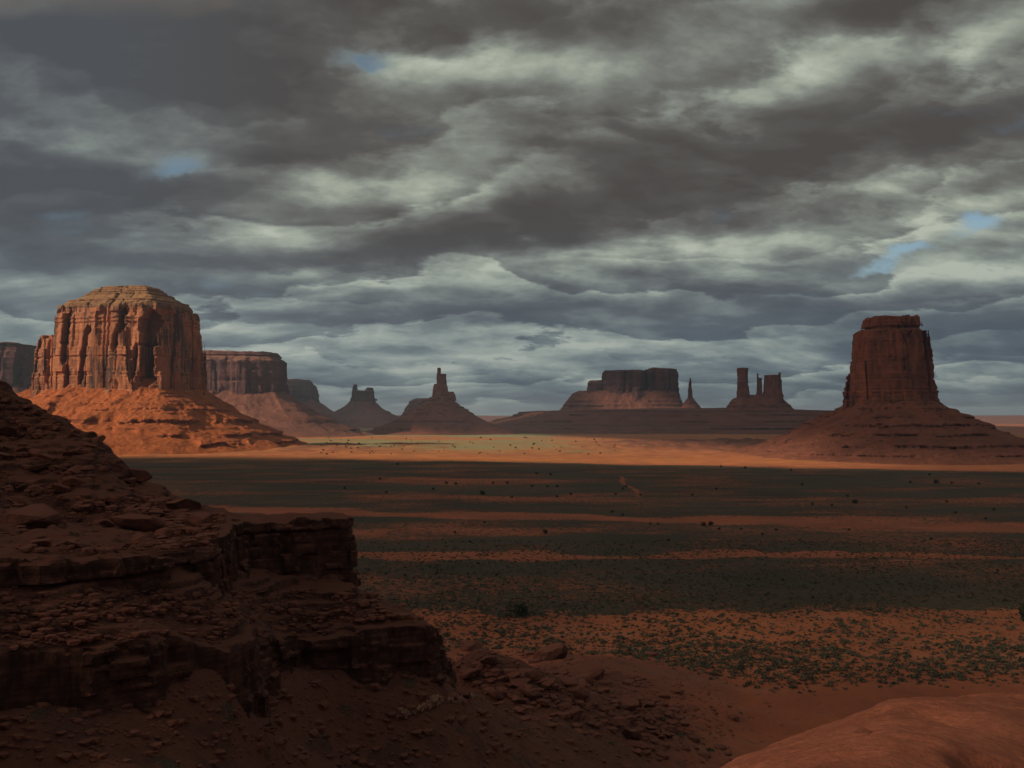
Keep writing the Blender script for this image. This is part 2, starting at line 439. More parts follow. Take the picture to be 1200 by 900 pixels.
f = n.m('ADD', n.m('MULTIPLY', n.m('SUBTRACT', grain, .5), 1.3), n.m('MULTIPLY', n.m('SUBTRACT', tuft, .5), .7))
cover = n.ramp(n.m('ADD', dens, f), .30, .70)
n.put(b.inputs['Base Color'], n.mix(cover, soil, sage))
bp = n.node('ShaderNodeBump'); bp.inputs['Strength'].default_value = .8; bp.inputs['Distance'].default_value = .8
n.put(bp.inputs['Height'], n.m('ADD', n.m('MULTIPLY', cover, .6), n.noise(p, .8, 7, .7))); n.put(b.inputs['Normal'], bp.outputs[0])

# ------------------------------------------------------------------ terrain functions
def rbf(points):
    P_ = np.array(points, float); c = 3.0
    def k(ax, ay, bx, by): return np.sqrt((ax-bx)**2+(ay-by)**2+c*c)
    n_ = len(P_)
    A = np.zeros((n_+1, n_+1)); A[:n_, :n_] = k(P_[:, None, 0], P_[:, None, 1], P_[None, :, 0], P_[None, :, 1]); A[:n_, n_] = 1; A[n_, :n_] = 1
    w_ = np.linalg.solve(A, np.append(P_[:, 2], 0))
    def f(x, y):
        s = np.full(np.shape(x), w_[-1])
        for (a, b_, _), ww in zip(P_, w_[:-1]): s = s+ww*np.sqrt((x-a)**2+(y-b_)**2+c*c)
        return s
    return f
lo = [(520, 815, 148), (460, 840, 125), (560, 815, 152), (650, 850, 175), (640, 790, 215), (560, 765, 212), (700, 870, 190), (760, 800, 265), (700, 770, 290), (820, 890, 215),
      (520, 800, 120), (400, 855, 93), (300, 885, 77), (200, 897, 66), (0, 895, 62), (-200, 885, 58), (400, 905, 87), (600, 905, 123), (700, 905, 163), (780, 905, 195), (900, 860, 250), (1000, 860, 250)]
lo += [(400, 800, 96.5), (350, 806, 93), (450, 794, 98.5), (480, 790, 99.5), (503, 790, 101), (515, 788, 106), (330, 812, 90), (312, 848, 83), (320, 882, 79), (60, 872, 63.5), (130, 868, 65.5), (240, 864, 71.5), (285, 850, 76.5), (300, 822, 86), (0, 874, 63)]
LO = [tuple(at(*q)) for q in lo]
LO += [(x, 345, 0) for x in range(-60, 400, 50)] + [(x, 440, 0) for x in range(-350, 700, 80)] + [(120, 285, 2), (170, 270, 1), (230, 230, 0), (300, 180, 0), (400, 100, 0), (500, 300, 0)]
LO += [(-42, 80, 53), (-35, 100, 50), (-25, 115, 46), (-23, 130, 41), (-60, 150, 46), (-80, 105, 55), (-20, 160, 30), (-70, 200, 26), (-120, 250, 24), (-30, 230, 12), (-20, 290, 2), (-130, 330, 6), (-200, 300, 20), (-60, 280, 8), (-18, 200, 19),
       (0, 0, 77), (-30, -30, 76), (40, -30, 75), (0, 40, 62), (0, 70, 50.5), (2, 100, 41), (-30, 40, 61), (-60, 30, 66), (30, 40, 58), (30, 80, 38), (60, 60, 40), (40, 130, 22), (70, 120, 20), (45, 190, 9), (90, 200, 4), (120, 120, 10), (120, 0, 50), (-150, 0, 80), (0, -150, 80), (200, 0, 20), (-200, 150, 60)]
H_lo_f = rbf(LO)
def H_ground(x, y):
    r = np.hypot(x, y)
    near = r < 560
    z = np.zeros(np.shape(x))
    hz = H_lo_f(x[near], y[near])+0.9*fbm2(x[near]/14, y[near]/14, 4, 5)*sstep(r[near], 30, 120)+.45*fbm2(x[near]/3.1, y[near]/3.1, 4, 9, .6)+.9*np.abs(fbm2((x[near]+.5*y[near])/9, y[near]/30, 3, 19))*sstep(r[near], 60, 120)*(1-sstep(y[near], 230, 300))
    hz = np.where((y[near] < -100), np.minimum(hz, 80), hz)
    z[near] = hz*(1-sstep(r[near], 400, 540))
    m = sstep(r, 300, 600)
    z = z+m*1.1*fbm2(x/120, y/60, 4, 21)
    du = sstep(y, 1500, 2300)*(1-sstep(y, 4200, 5200))
    z = z+du*3.2*fbm2(x/260, y/110, 5, 31)
    hum = np.exp(-((x-620)/420)**2-((y-2700)/520)**2)
    z = z+hum*(7+30*np.abs(fbm2(x/110, y/110, 5, 41, .6)))
    hum = np.exp(-((x+430)/230)**2-((y-2560)/420)**2)
    z = z+hum*(5+14*np.abs(fbm2(x/110, y/150, 4, 43)))
    z = z+sstep(r, 14000, 40000)*(60+50*fbm2(x/6000, y/6000, 3, 51))
    return z
def cover_at(x, y):
    """sage density, soil tone, sunlit sage tint, per ground point"""
    sg = np.zeros(np.shape(x)); tone = np.zeros(np.shape(x)); pale = np.zeros(np.shape(x))
    wv = 60*fbm2(x/260, y/160, 4, 61)
    yy = y+wv*np.clip(y/1200, .15, 1.2)+24*fbm2(x/60, y/26, 4, 62)*sstep(y, 300, 500)+np.where(y < 500, 10*fbm2(x/9, y/6, 3, 64), 0)
    sg = 1.0*sstep(yy, 388, 412)
    # sandy shrub field in front of it is covered by real bushes
    right = sstep(x, -40, 80)
    edge2 = np.interp(x, [-1200, -700, -425, 0, 460, 700, 1500], [2060, 2010, 1930, 1790, 1600, 1480, 1380])
    sg = sg*(1-sstep(y+.3*wv, edge2-60, edge2+30)*.8)
    # red wash bands
    wn = .75+.6*fbm2(x/90, y/200, 4, 66)
    def band(c, hw, soft): return np.exp(-np.abs((yy-c)/(hw*wn))**soft)
    vis = .6+.4*sstep(fbm2(x/170, y/50, 4, 71), -.35, .15)
    sg = sg-1.3*vis*band(815-.235*(x+142), 36, 3)
    sg = sg-1.15*band(572-.16*np.clip(x-120, 0, 400)+.1*np.clip(x, -100, 60), 17, 3)
    sg = sg-.35*vis*band(690, 22, 2)-.4*band(1250, 90, 2)*np.exp(-((x+60)/190)**2)-.3*vis*band(980-.1*x, 40, 2)
    tx = 130+(y-985)/348*17+3*np.sin(y/40); sg = sg-.6*np.exp(-((x-tx)/2.6)**2)*sstep(y, 975, 990)*(1-sstep(y, 1325, 1345))
    # bright plain beyond
    farm = sstep(yy, 1800, 2300)
    gleft = farm*(1-sstep(x, 60, 420))
    sg = np.where(y > edge2, .10+.80*gleft*sstep(yy+np.clip(x+350, -400, 500)*.9, 2050, 2450)*sstep(fbm2(x/420, y/260, 4, 81), -.55, .1)+.16*fbm2(x/160, y/90, 4, 83)+.25*sstep(yy, 3600, 4600)*(1-sstep(x, -100, 900)), sg)
    sg = sg*(1-.8*np.exp(-((x+700)/520)**2-((y-2150)/230)**2))
    pale = farm
    tone = sstep(y, 1300, 1900)*(.85-.85*np.exp(-((x-650)/420)**2-((y-2700)/700)**2))+.25*right*np.exp(-((y-370)/60)**2)
    tone = np.clip(tone+.75*fbm2(x/240, y/110, 5, 85, .6)*sstep(y, 1400, 1900), 0, 1)*(1-.5*sstep(y, 5000, 6500))
    return np.clip(sg, 0, 1), np.clip(tone, 0, 1), np.clip(pale, 0, 1)

# polar ground sheet reaching the horizon
th = np.radians(np.concatenate([np.linspace(-180, -40, 60, endpoint=False), np.linspace(-40, 36, 760, endpoint=False), np.linspace(36, 180, 60)]))
rr = np.concatenate([[0.5], np.geomspace(4, 700, 860), np.geomspace(706, 45000, 420)])
RR, TH = np.meshgrid(rr, th, indexing='ij')
GX, GY = RR*np.sin(TH), RR*np.cos(TH)
GZ = H_ground(GX, GY)
nr_, nt_ = RR.shape
ii, jj = np.meshgrid(np.arange(nr_-1), np.arange(nt_-1), indexing='ij')
a_ = (ii*nt_+jj).ravel()
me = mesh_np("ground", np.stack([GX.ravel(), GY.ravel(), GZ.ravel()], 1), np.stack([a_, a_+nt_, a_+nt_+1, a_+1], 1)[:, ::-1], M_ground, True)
ca = me.color_attributes.new('cover', 'FLOAT_COLOR', 'POINT')
c0, c1, c2 = cover_at(GX, GY)
ca.data.foreach_set('color', np.stack([c0, c1, c2, np.ones_like(c0)], -1).astype(np.float32).ravel())
tag(link("ground", me), kind='structure')

# ------------------------------------------------------------------ added cloud sheet out of frame; its gaps shaped to shade and light the valley
CLOUD_Z = 4200.0
OFF = np.array((SUN_DIR.x, SUN_DIR.y))/SUN_DIR.z*CLOUD_Z
def sun_open(x, y):
    """how much sun gets through above ground point (0..1)"""
    nx_ = fbm2(x/700, y/500, 4, 101); n2_ = fbm2(x/160, y/110, 4, 103)
    def ell(cx, cy, rx, ry, p_=4): return np.exp(-(((x-cx)/rx)**2+((y-cy)/ry)**2)**(p_/2))
    o = 0
    front = np.interp(x, [-2500, -1200, -700, -425, 0, 460, 700, 1500], [2020, 2060, 2020, 1930, 1777, 1570, 1520, 1450])
    back = np.interp(x, [-2500, -1200, -1000, -850, -650, -500, -300, 0, 200, 500, 1200], [3500, 3700, 4600, 6600, 6300, 4800, 4400, 4700, 4300, 3600, 3000])
    o = sstep(y+55*n2_, front-60, front+45)*(1-sstep(y+250*nx_, back-150, back+300))
    o = o*(1-sstep(x+90*n2_+.12*(y-1700), 540, 800))*(.86+.14*sstep(n2_, -.3, .3))
    o = np.maximum(o, .30*sstep(y, 1380, 1480)*(1-sstep(y, 1720, 1850))*sstep(x, 350, 550))
    o = np.maximum(o, .85*ell(-840, 4400, 200, 500)); o = np.maximum(o, .16*ell(-1350, 4400, 700, 900)); o = np.maximum(o, .8*ell(-1900, 5050, 380, 600))
    o = np.maximum(o, .62*ell(1130, 6380, 330, 300)); o = np.maximum(o, .45*ell(250, 6000, 700, 160))
    o = np.maximum(o, .75*ell(4200, 14000, 4000, 3000))
    o = np.maximum(o, .58*ell(235, 352, 215, 62)*sstep(n2_, -.9, .3)); o = np.maximum(o, .08*ell(821, 2150, 400, 500)); o = np.maximum(o, 1.0*ell(98, 5, 82, 85)); o = np.maximum(o, .05)  # openings put in to brighten the shrub field, right butte and dome
    return np.clip(o, 0, 1)
hc = 50.0
cx_, cy_ = np.meshgrid(np.arange(-4200, 5200, hc), np.arange(-1600, 13500, hc), indexing='ij')
op = sun_open(cx_, cy_)
edge = np.minimum(np.minimum(cx_+4200, 5200-cx_), np.minimum(cy_+1600, 13500-cy_))
ef = sstep(edge + 250*fbm2(cx_/500, cy_/500, 3, 111), 0, 500)
dn = (1-op)*ef
lump = .55+.45*fbm2(cx_/420, cy_/420, 5, 113)
top = CLOUD_Z+60+dn*420*lump; bot = CLOUD_Z-60-dn*90*(.6+.4*fbm2(cx_/260, cy_/260, 4, 117))
WX, WY = cx_+OFF[0], cy_+OFF[1]
nx_, ny_ = dn.shape
ii, jj = np.meshgrid(np.arange(nx_-1), np.arange(ny_-1), indexing='ij')
a_ = (ii*ny_+jj).ravel()
keep = (dn[:-1, :-1]+dn[1:, :-1]+dn[:-1, 1:]+dn[1:, 1:]).ravel() > .05
q = np.stack([a_, a_+ny_, a_+ny_+1, a_+1], 1)[keep]
N0 = nx_*ny_
kx, ky = SUN_DIR.x/SUN_DIR.z, SUN_DIR.y/SUN_DIR.z
vb = np.stack([(cx_+kx*bot).ravel(), (cy_+ky*bot).ravel(), bot.ravel()], 1); vt = np.stack([(cx_+kx*top).ravel(), (cy_+ky*top).ravel(), top.ravel()], 1)
me = mesh_np("shade_clouds", np.concatenate([vb, vt]), np.concatenate([q[:, ::-1], q+N0]), None, True)
ca = me.color_attributes.new('cloud_cover', 'FLOAT_COLOR', 'POINT')
dd = np.tile(dn.ravel(), 2); ca.data.foreach_set('color', np.repeat(dd[:, None], 4, 1).astype(np.float32).ravel())
mt = bpy.data.materials.new("cloud"); mt.use_nodes = True; n = NT(mt.node_tree); n.n.clear()
o_ = n.node('ShaderNodeOutputMaterial'); at_ = n.node('ShaderNodeAttribute', attribute_name='cloud_cover')
den = n.sep(at_.outputs['Color'])[0]
tr = n.node('ShaderNodeBsdfTransparent'); tl = n.node('ShaderNodeBsdfTranslucent'); tl.inputs[0].default_value = (.55, .55, .55, 1)
df = n.node('ShaderNodeBsdfDiffuse'); df.inputs[0].default_value = (.8, .8, .8, 1)
mx0 = n.node('ShaderNodeMixShader'); mx0.inputs[0].default_value = .5; n.l.new(tl.outputs[0], mx0.inputs[1]); n.l.new(df.outputs[0], mx0.inputs[2])
mx = n.node('ShaderNodeMixShader')
# two skins: total transmission = (1-a)^2, so a = 1 - sqrt(1-density)
aa = n.m('SUBTRACT', 1.0, n.m('SQRT', n.m('SUBTRACT', 1.0, den, clamp=True)))
n.put(mx.inputs[0], aa); n.l.new(tr.outputs[0], mx.inputs[1]); n.l.new(mx0.outputs[0], mx.inputs[2]); n.l.new(mx.outputs[0], o_.inputs[0])
me.materials.append(mt)
tag(link("shade_clouds", me), "unseen cloud layer added to shade the valley, gaps shaped for its sun patches", None, None, 'stuff')

# ------------------------------------------------------------------ haze
bm = bmesh.new(); bmesh.ops.create_cube(bm, size=1.0)
for v in bm.verts: v.co = Vector((v.co.x*98000, v.co.y*98000, -14+(v.co.z+.5)*(520+14)))
me = bpy.data.meshes.new("haze"); bm.to_mesh(me); bm.free()
mt = bpy.data.materials.new("haze"); mt.use_nodes = True; n = NT(mt.node_tree); n.n.clear()
o_ = n.node('ShaderNodeOutputMaterial'); vo = n.node('ShaderNodeVolumePrincipled')
vo.inputs['Color'].default_value = (.66, .80, 1.0, 1); vo.inputs['Density'].default_value = 3.4e-5; vo.inputs['Anisotropy'].default_value = .2
n.l.new(vo.outputs[0], o_.inputs['Volume']); me.materials.append(mt)
tag(link("haze", me), "thin blue haze over the desert", None, None, 'stuff')

# ------------------------------------------------------------------ buttes
def strata1d(zs, wl, seed, sharp=1.0):
    rg = np.random.default_rng(seed); zmax = zs[-1]-zs[0]; z = 0; zz_ = [0]; vv = [rg.uniform(-1, 1)]
    while z < zmax+wl:
        z += wl*rg.uniform(.35, 1.6); v = rg.uniform(-1, 1)
        zz_ += [z, z+wl*.08]; vv += [vv[-1], v]
    return np.interp(zs-zs[0], zz_, vv).astype(np.float32)
def cliff_mesh(name, parts, zb, h, mat, parent, seed, crack=14, colw=42, colA=10, strA=2.2, strW=14, rough=3.0, cap=None, notches=()):
    """parts: list of (polygon, top z, inset table [(z, inset)...]) in metres about the thing's base"""
    xs_ = [q[0] for p_ in parts for q in p_[0]]; ys_ = [q[1] for p_ in parts for q in p_[0]]; zt = max(p_[1] for p_ in parts)
    m_ = colA+rough+strA+3*h
    ax = grid_axes(min(xs_)-m_, max(xs_)+m_, min(ys_)-m_, max(ys_)+m_, zb, zt+3*h+rough, h)
    X, Y = np.meshgrid(ax[0], ax[1], indexing='ij'); Z = ax[2]
    nA = noise3(ax, (colw, colw, colw*9), seed); nB = noise3(ax, (colw*.42, colw*.42, colw*3.2), seed+1); nC = noise3(ax, (colw*1.7, colw*1.7, colw*14), seed+2)
    base = -colA*np.abs(nA)*.6-colA*.3*np.abs(nB)+colA*.35
    base += crack*np.clip(1-np.abs(nC)/.10, 0, 1)+crack*.45*np.clip(1-np.abs(nA)/.09, 0, 1)*np.clip(nC*2+.8, 0, 1)
    base += rough*fbm3(ax, (colw*.55, colw*.55, colw*.7), 4, seed+5, .6)
    base += (colA*.55*cells2(X, Y, colw*1.05, seed+60, 1.3, .5))[:, :, None]
    base += bed_blocks(X, Y, Z, (colw*1.4, colw*2.4, colw*.5), colw*.42, seed+61, rough*.25, colA*.30)
    sw = (strata1d(Z, strW, seed+9)*strA+strata1d(Z, strW*.3, seed+10)*strA*.4)[None, None, :]
    f = None
    tn = fbm2(X/(colw*.8), Y/(colw*.8), 4, seed+3)*rough*1.3
    for poly, ztop, tab in parts:
        sdist = poly_sd(poly, X, Y).astype(np.float32)
        ins = np.interp(Z, [q[0] for q in tab], [q[1] for q in tab]).astype(np.float32)
        capf = np.interp(Z, [q[0] for q in tab], [1 if q[1] < 25 else .35 for q in tab]).astype(np.float32)
        g_ = sdist[:, :, None]+ins[None, None, :]+base*capf[None, None, :]+sw*(1+3.2*(1-capf))[None, None, :]
        g_ = np.maximum(g_, (Z[None, None, :]-ztop)-tn[:, :, None])
        f = g_ if f is None else np.minimum(f, g_)
    for (nx0, ny0, wx, dp, z0_, z1_, lean) in notches:        # deep chimneys cut into the wall
        zc2 = (Z-z0_)/(z1_-z0_); wz_ = np.clip(np.minimum((Z-z0_), (z1_-Z))/18, 0, 1)*(.9+.3*strata1d(Z, 22, seed+int(wx)))
        cxz = nx0+lean*(zc2-.5)
        dxn = np.abs(X[:, :, None]-cxz[None, None, :]-4*fbm2(Y/20, Y/31, 2, 5)[:, :, None])/(wx*np.maximum(wz_, .02))[None, None, :]
        dyn = np.clip((Y-ny0)/dp, 0, 5)[:, :, None]
        nf = (1-np.maximum(dxn+.12*dyn, dyn))*wx
        f = np.maximum(f, nf.astype(np.float32))
    V, Q = surface_nets(f, [a[0] for a in ax], h)
    if cap is None:
        return [link(name, mesh_np(name, V, Q, mat), parent)]
    cz = V[Q].mean(1)[:, 2] > cap[0]
    res = []
    for nm, sel, mm in ((name, ~cz, mat), ("caprock", cz, cap[1])):
        qq = Q[sel]; u, inv = np.unique(qq, return_inverse=True)
        res.append(link(nm, mesh_np(nm, V[u], inv.reshape(qq.shape), mm), parent))
    return res
def rtable(zc, R0, steps, conc=1.3, zlow=-8):
    z = np.arange(zlow, zc+1, .5); wgt = (1+conc*(1-np.clip(z/zc, 0, 1))**1.6)
    for zs_, hs in steps: wgt = np.where((z > zs_) & (z < zs_+hs), .04, wgt)
    r = np.cumsum(wgt[::-1])[::-1]; r = r/np.interp(0, z, r)*R0
    return z, r
def talus_mesh(name, poly, zc, R0, steps, h, mat, parent, seed, dirs=(1, 1, 1, 1), conc=1.3, gully=.12, up=2.2, wob=5, zlow=-6, rough=3.0, ridge=.02):
    """dirs: radius factor toward +x, -y, -x, +y"""
    px_ = [q[0] for q in poly]; py_ = [q[1] for q in poly]; mg = 1.25
    ax = grid_axes(min(px_)-R0*dirs[2]*mg-20, max(px_)+R0*dirs[0]*mg+20, min(py_)-R0*dirs[1]*mg-20, max(py_)+R0*dirs[3]*mg+20, zlow, zc+30, h)
    X, Y = np.meshgrid(ax[0], ax[1], indexing='ij'); Z = ax[2]
    sdist = poly_sd(poly, X, Y).astype(np.float32)
    cxm, cym = sum(px_)/len(px_), sum(py_)/len(py_)
    ux, uy = X-cxm, Y-cym; L = np.hypot(ux, uy)+1e-6; ux, uy = ux/L, uy/L
    gdir = np.where(ux > 0, ux**2*dirs[0], ux**2*dirs[2])+np.where(uy > 0, uy**2*dirs[3], uy**2*dirs[1])
    an = np.arctan2(uy, ux)
    gn = fbm2(an*2.2+40, L/400+3, 3, seed+3)
    gdir = (gdir*(1+gully*gn)).astype(np.float32)
    so = np.where(sdist > 0, sdist/gdir, sdist)[:, :, None]
    z, r = rtable(zc, R0, steps, conc, zlow-10)
    zz_ = np.append(z, [zc+40]); r_ = np.append(r, [-40*up*.6])
    r_[:-1] = r
    wz = (wob*fbm2(X/(h*32), Y/(h*32), 4, seed+4)).astype(np.float32)[:, :, None]
    zq, rq = rtable(zc, R0, [], conc, zlow-10); rq = np.append(rq, r_[-1:])
    zi = Z[None, None, :]+wz
    mk = sstep(fbm2(X/(h*26), Y/(h*26), 3, seed+14), -.30, .12).astype(np.float32)[:, :, None]
    Rz = np.interp(zi.ravel(), zz_, r_).reshape(zi.shape).astype(np.float32)*mk+np.interp(zi.ravel(), zz_, rq).reshape(zi.shape).astype(np.float32)*(1-mk)
    f = so-Rz
    f += rough*1.5*fbm3(ax, (h*11, h*11, h*5), 4, seed+6, .75)+rough*.9*noise3(ax, (h*2.4, h*2.4, h*2.0), seed+16)+bed_blocks(X, Y, Z, (h*1.3, h*2.2, h*4), h*8, seed+17, rough*.9, rough*1.0)*(.4+.6*mk)
    rid = np.abs(fbm2(X/(h*30)+an*3, Y/(h*30)-an*2, 4, seed+8)).astype(np.float32)*R0*ridge
    f += rid[:, :, None]*2.0-R0*ridge*.4
    V, Q = surface_nets(f, [a[0] for a in ax], h)
    return link(name, mesh_np(name, V, Q, mat), parent)
def ring(cx, cy, rx, ry, n=14, jit=.08, seed=1, sq=2.6):
    rg = np.random.default_rng(seed); o = []
    for i in range(n):
        t = 2*math.pi*i/n; c, s = math.cos(t), math.sin(t)
        k = (abs(c)**sq+abs(s)**sq)**(-1/sq)*(1+rg.uniform(-jit, jit))
        o.append((cx+rx*k*c, cy+ry*k*s))
    return o

lap('terr')
# --- great left butte
D0 = 2600.0; X0 = float(at(155, 480, D0)[0]); k0 = D0/F
bt = empty("butte", (X0, D0, 0))
tag(bt, "broad sunlit butte with a stepped rounded caprock, leftmost large rock tower", "butte")
def lx(px): return float(at(px, 480, D0)[0])-X0
def lz(py): return float(at(155, py, D0)[2])
main_poly = [(lx(70), -20), (lx(80), -95), (lx(105), -130), (lx(150), -150), (lx(188), -156), (lx(208), -142), (lx(224), -60), (lx(231), 25), (lx(219), 120), (lx(150), 170), (lx(90), 120)]
tab = [(lz(470), -6), (lz(455), -4), (lz(430), 0), (lz(395), 6), (lz(380), 10), (lz(366), 18), (lz(360), 30), (lz(355), 38), (lz(349), 62), (lz(347), 70), (lz(344), 92), (lz(341), 98), (lz(338), 112), (lz(335), 118)]
should = [(lx(43), -10), (lx(50), -50), (lx(75), -70), (lx(100), -60), (lx(100), 60), (lx(62), 110), (lx(46), 90)]
tab2 = [(lz(470), -4), (lz(430), 0), (lz(400), 5), (lz(396), 14)]
cliff_mesh("cliff", [(main_poly, lz(337), tab), (should, lz(394), tab2)], lz(478), 2.2, M_cliff, bt, 11, crack=34, colw=50, colA=20, strA=2.6, strW=11, rough=4.4, cap=(lz(367), M_cap),
           notches=[(lx(99), -150, 9, 70, lz(432), lz(366), 5), (lx(102), -150, 7, 60, lz(464), lz(430), 0), (lx(121), -160, 8, 70, lz(455), lz(384), 16), (lx(127), -160, 13, 50, lz(402), lz(384), 8), (lx(166), -175, 12, 80, lz(398), lz(366), 5), (lx(160), -175, 7, 60, lz(418), lz(390), 4),
                    (lx(195), -175, 22, 110, lz(456), lz(366), 0), (lx(182), -170, 7, 55, lz(452), lz(405), 4), (lx(149), -170, 6, 50, lz(464), lz(430), -3), (lx(72), -80, 10, 60, lz(455), lz(375), 0)])
talus_mesh("talus", main_poly[:-3]+[(lx(225), 130), (lx(150), 175), (lx(40), 120), (lx(36), -20)], lz(457), 380, [(12, 9), (33, 9), (66, 10), (98, 4)], 2.6, M_talus, bt, 12, dirs=(.78, 1.0, .9, .8), conc=1.2, gully=.10, wob=5)

lap('merrick')
# --- right butte
D1 = 2100.0; X1 = float(at(1043, 480, D1)[0])
br = empty("butte", (X1, D1, 0))
tag(br, "dark tall butte with a flat slab cap and cone of red debris, on the right", "butte")
def rx_(px): return float(at(px, 480, D1)[0])-X1
def rz(py): return float(at(1043, py, D1)[2])
pr = [(rx_(1003), -10), (rx_(1009), -52), (rx_(1032), -72), (rx_(1062), -74), (rx_(1084), -48), (rx_(1091), 0), (rx_(1084), 62), (rx_(1043), 88), (rx_(1009), 60)]
cp = [(rx_(1019), -10), (rx_(1023), -46), (rx_(1045), -54), (rx_(1068), -50), (rx_(1079), -20), (rx_(1077), 30), (rx_(1045), 55), (rx_(1022), 36)]
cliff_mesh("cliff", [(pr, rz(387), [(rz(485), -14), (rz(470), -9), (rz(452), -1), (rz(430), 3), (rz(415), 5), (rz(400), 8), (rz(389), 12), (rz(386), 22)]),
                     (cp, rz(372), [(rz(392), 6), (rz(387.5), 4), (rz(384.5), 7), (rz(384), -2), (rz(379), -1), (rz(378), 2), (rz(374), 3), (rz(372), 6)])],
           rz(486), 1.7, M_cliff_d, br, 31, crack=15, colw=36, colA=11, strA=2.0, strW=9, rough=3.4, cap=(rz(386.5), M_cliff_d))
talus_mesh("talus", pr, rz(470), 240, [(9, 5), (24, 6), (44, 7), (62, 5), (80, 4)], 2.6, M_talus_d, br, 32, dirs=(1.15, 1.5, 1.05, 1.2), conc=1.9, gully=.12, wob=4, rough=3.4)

def far_thing(d, pxc, name, label, cat, group=None):
    x = float(at(pxc, 480, d)[0]); e = empty(name, (x, d, 0)); tag(e, label, cat, group)
    return e, (lambda px: float(at(px, 480, d)[0])-x), (lambda py: float(at(pxc, py, d)[2]))
lap('rb')
# --- mesa right behind the great butte
e, fx_, fz = far_thing(4500, 270, "mesa", "flat-topped mesa partly hidden behind the right flank of the broad left butte", "mesa")
pm = [(fx_(205), -60), (fx_(215), -140), (fx_(262), -170), (fx_(300), -150), (fx_(328), -110), (fx_(333), 20), (fx_(326), 200), (fx_(260), 330), (fx_(190), 300)]
cliff_mesh("cliff", [(pm, fz(413), [(fz(470), -10), (fz(440), 0), (fz(424), 6), (fz(420), 26), (fz(415), 40), (fz(413), 46)])], fz(475), 4.5, M_far, e, 41, crack=26, colw=80, colA=22, strA=3, strW=18, rough=6)
talus_mesh("talus", pm, fz(460), 430, [(20, 10), (60, 12), (110, 8)], 7, M_far_t, e, 42, dirs=(.95, 1, .8, .8), conc=1.7)
# --- far-left mesa
e, fx_, fz = far_thing(4800, 0, "mesa", "purple-brown mesa wall at the extreme left, behind the broad butte", "mesa")
pm = [(fx_(-150), 0), (fx_(-120), -120), (fx_(-60), -150), (fx_(-20), -110), (fx_(5), -125), (fx_(30), -95), (fx_(43), -20), (fx_(38), 260), (fx_(-140), 300)]
cliff_mesh("cliff", [(pm, fz(403), [(fz(470), -8), (fz(440), 0), (fz(415), 6), (fz(410), 22), (fz(403), 34)])], fz(475), 5, M_far, e, 45, crack=30, colw=85, colA=24, strA=3, strW=20, rough=6)
talus_mesh("talus", pm, fz(456), 420, [(30, 10), (80, 12)], 8, M_far_t, e, 46, conc=1.2)
# --- distant blue mesa
e, fx_, fz = far_thing(8300, 350, "mesa", "small hazy blue mesa sloping down to the right, beyond the second mesa", "mesa")
pm = [(fx_(290), 0), (fx_(300), -200), (fx_(350), -220), (fx_(366), -130), (fx_(371), 60), (fx_(350), 300), (fx_(290), 300)]
cliff_mesh("cliff", [(pm, fz(445), [(fz(482), -40), (fz(470), -14), (fz(458), 0), (fz(452), 20), (fz(449), 40), (fz(445), 80)])], fz(484), 8, M_far, e, 51, crack=20, colw=120, colA=24, strA=5, strW=30, rough=10)
talus_mesh("talus", pm, fz(470), 420, [(40, 12)], 11, M_far_t, e, 52, conc=1.0)
# --- distant castle butte
e, fx_, fz = far_thing(8600, 424, "butte", "small distant butte with two blunt turrets on a wide cone", "butte")
pa = [(fx_(413), 0), (fx_(414), -50), (fx_(436), -60), (fx_(438), 0), (fx_(434), 60), (fx_(415), 50)]
pb = [(fx_(412.5), 0), (fx_(414), -30), (fx_(419), -30), (fx_(419), 30), (fx_(413), 30)]
pc = [(fx_(427), 0), (fx_(429), -30), (fx_(437), -30), (fx_(437.5), 30), (fx_(428), 30)]
cliff_mesh("cliff", [(pa, fz(458), [(fz(470), -20), (fz(458), 0)]), (pb, fz(450), [(fz(470), -8), (fz(450), 6)]), (pc, fz(454), [(fz(470), -10), (fz(454), 4)])], fz(474), 5, M_far, e, 55, crack=10, colw=60, colA=10, strA=3, strW=30, rough=6)
talus_mesh("talus", pa, fz(468), 640, [(30, 8), (120, 10)], 8, M_far_t, e, 56, conc=6.5, gully=.2)
# --- low ridge beside it
e, fx_, fz = far_thing(7800, 478, "rock_ridge", "low dark jagged ridge between the turreted butte and the slender spire", "ridge")
pa = [(fx_(480), 0), (fx_(486), -40), (fx_(505), -40), (fx_(520), 0), (fx_(505), 50), (fx_(486), 40)]
talus_mesh("slope", pa, fz(470), 170, [(60, 14), (120, 10)], 8, M_far_t, e, 58, conc=1.0, gully=.3, rough=8)
# --- spire butte
e, fx_, fz = far_thing(5000, 516, "butte", "slender finger spire rising from a dark cone near the centre left", "butte")
pa = [(fx_(507), 0), (fx_(508), -18), (fx_(518), -22), (fx_(524.5), -12), (fx_(525), 12), (fx_(516), 22), (fx_(508), 16)]
pb = [(fx_(511), 0), (fx_(512), -12), (fx_(519), -14), (fx_(523.5), -6), (fx_(523.5), 8), (fx_(515), 12)]
pc = [(fx_(512), 0), (fx_(512.8), -8), (fx_(517), -8), (fx_(517), 8), (fx_(513), 8)]
pd = [(fx_(524), 0), (fx_(525), -14), (fx_(532), -12), (fx_(533), 8), (fx_(526), 10)]
cliff_mesh("spire", [(pa, fz(450), [(fz(468), -8), (fz(455), 0), (fz(450), 6)]), (pb, fz(438), [(fz(460), -2), (fz(438), 3)]), (pc, fz(431), [(fz(460), 0), (fz(431), 2)]), (pd, fz(459), [(fz(468), -6), (fz(459), 2)])], fz(470), 2.2, M_cliff_d, e, 61, crack=3, colw=22, colA=3.5, strA=1.2, strW=14, rough=2)
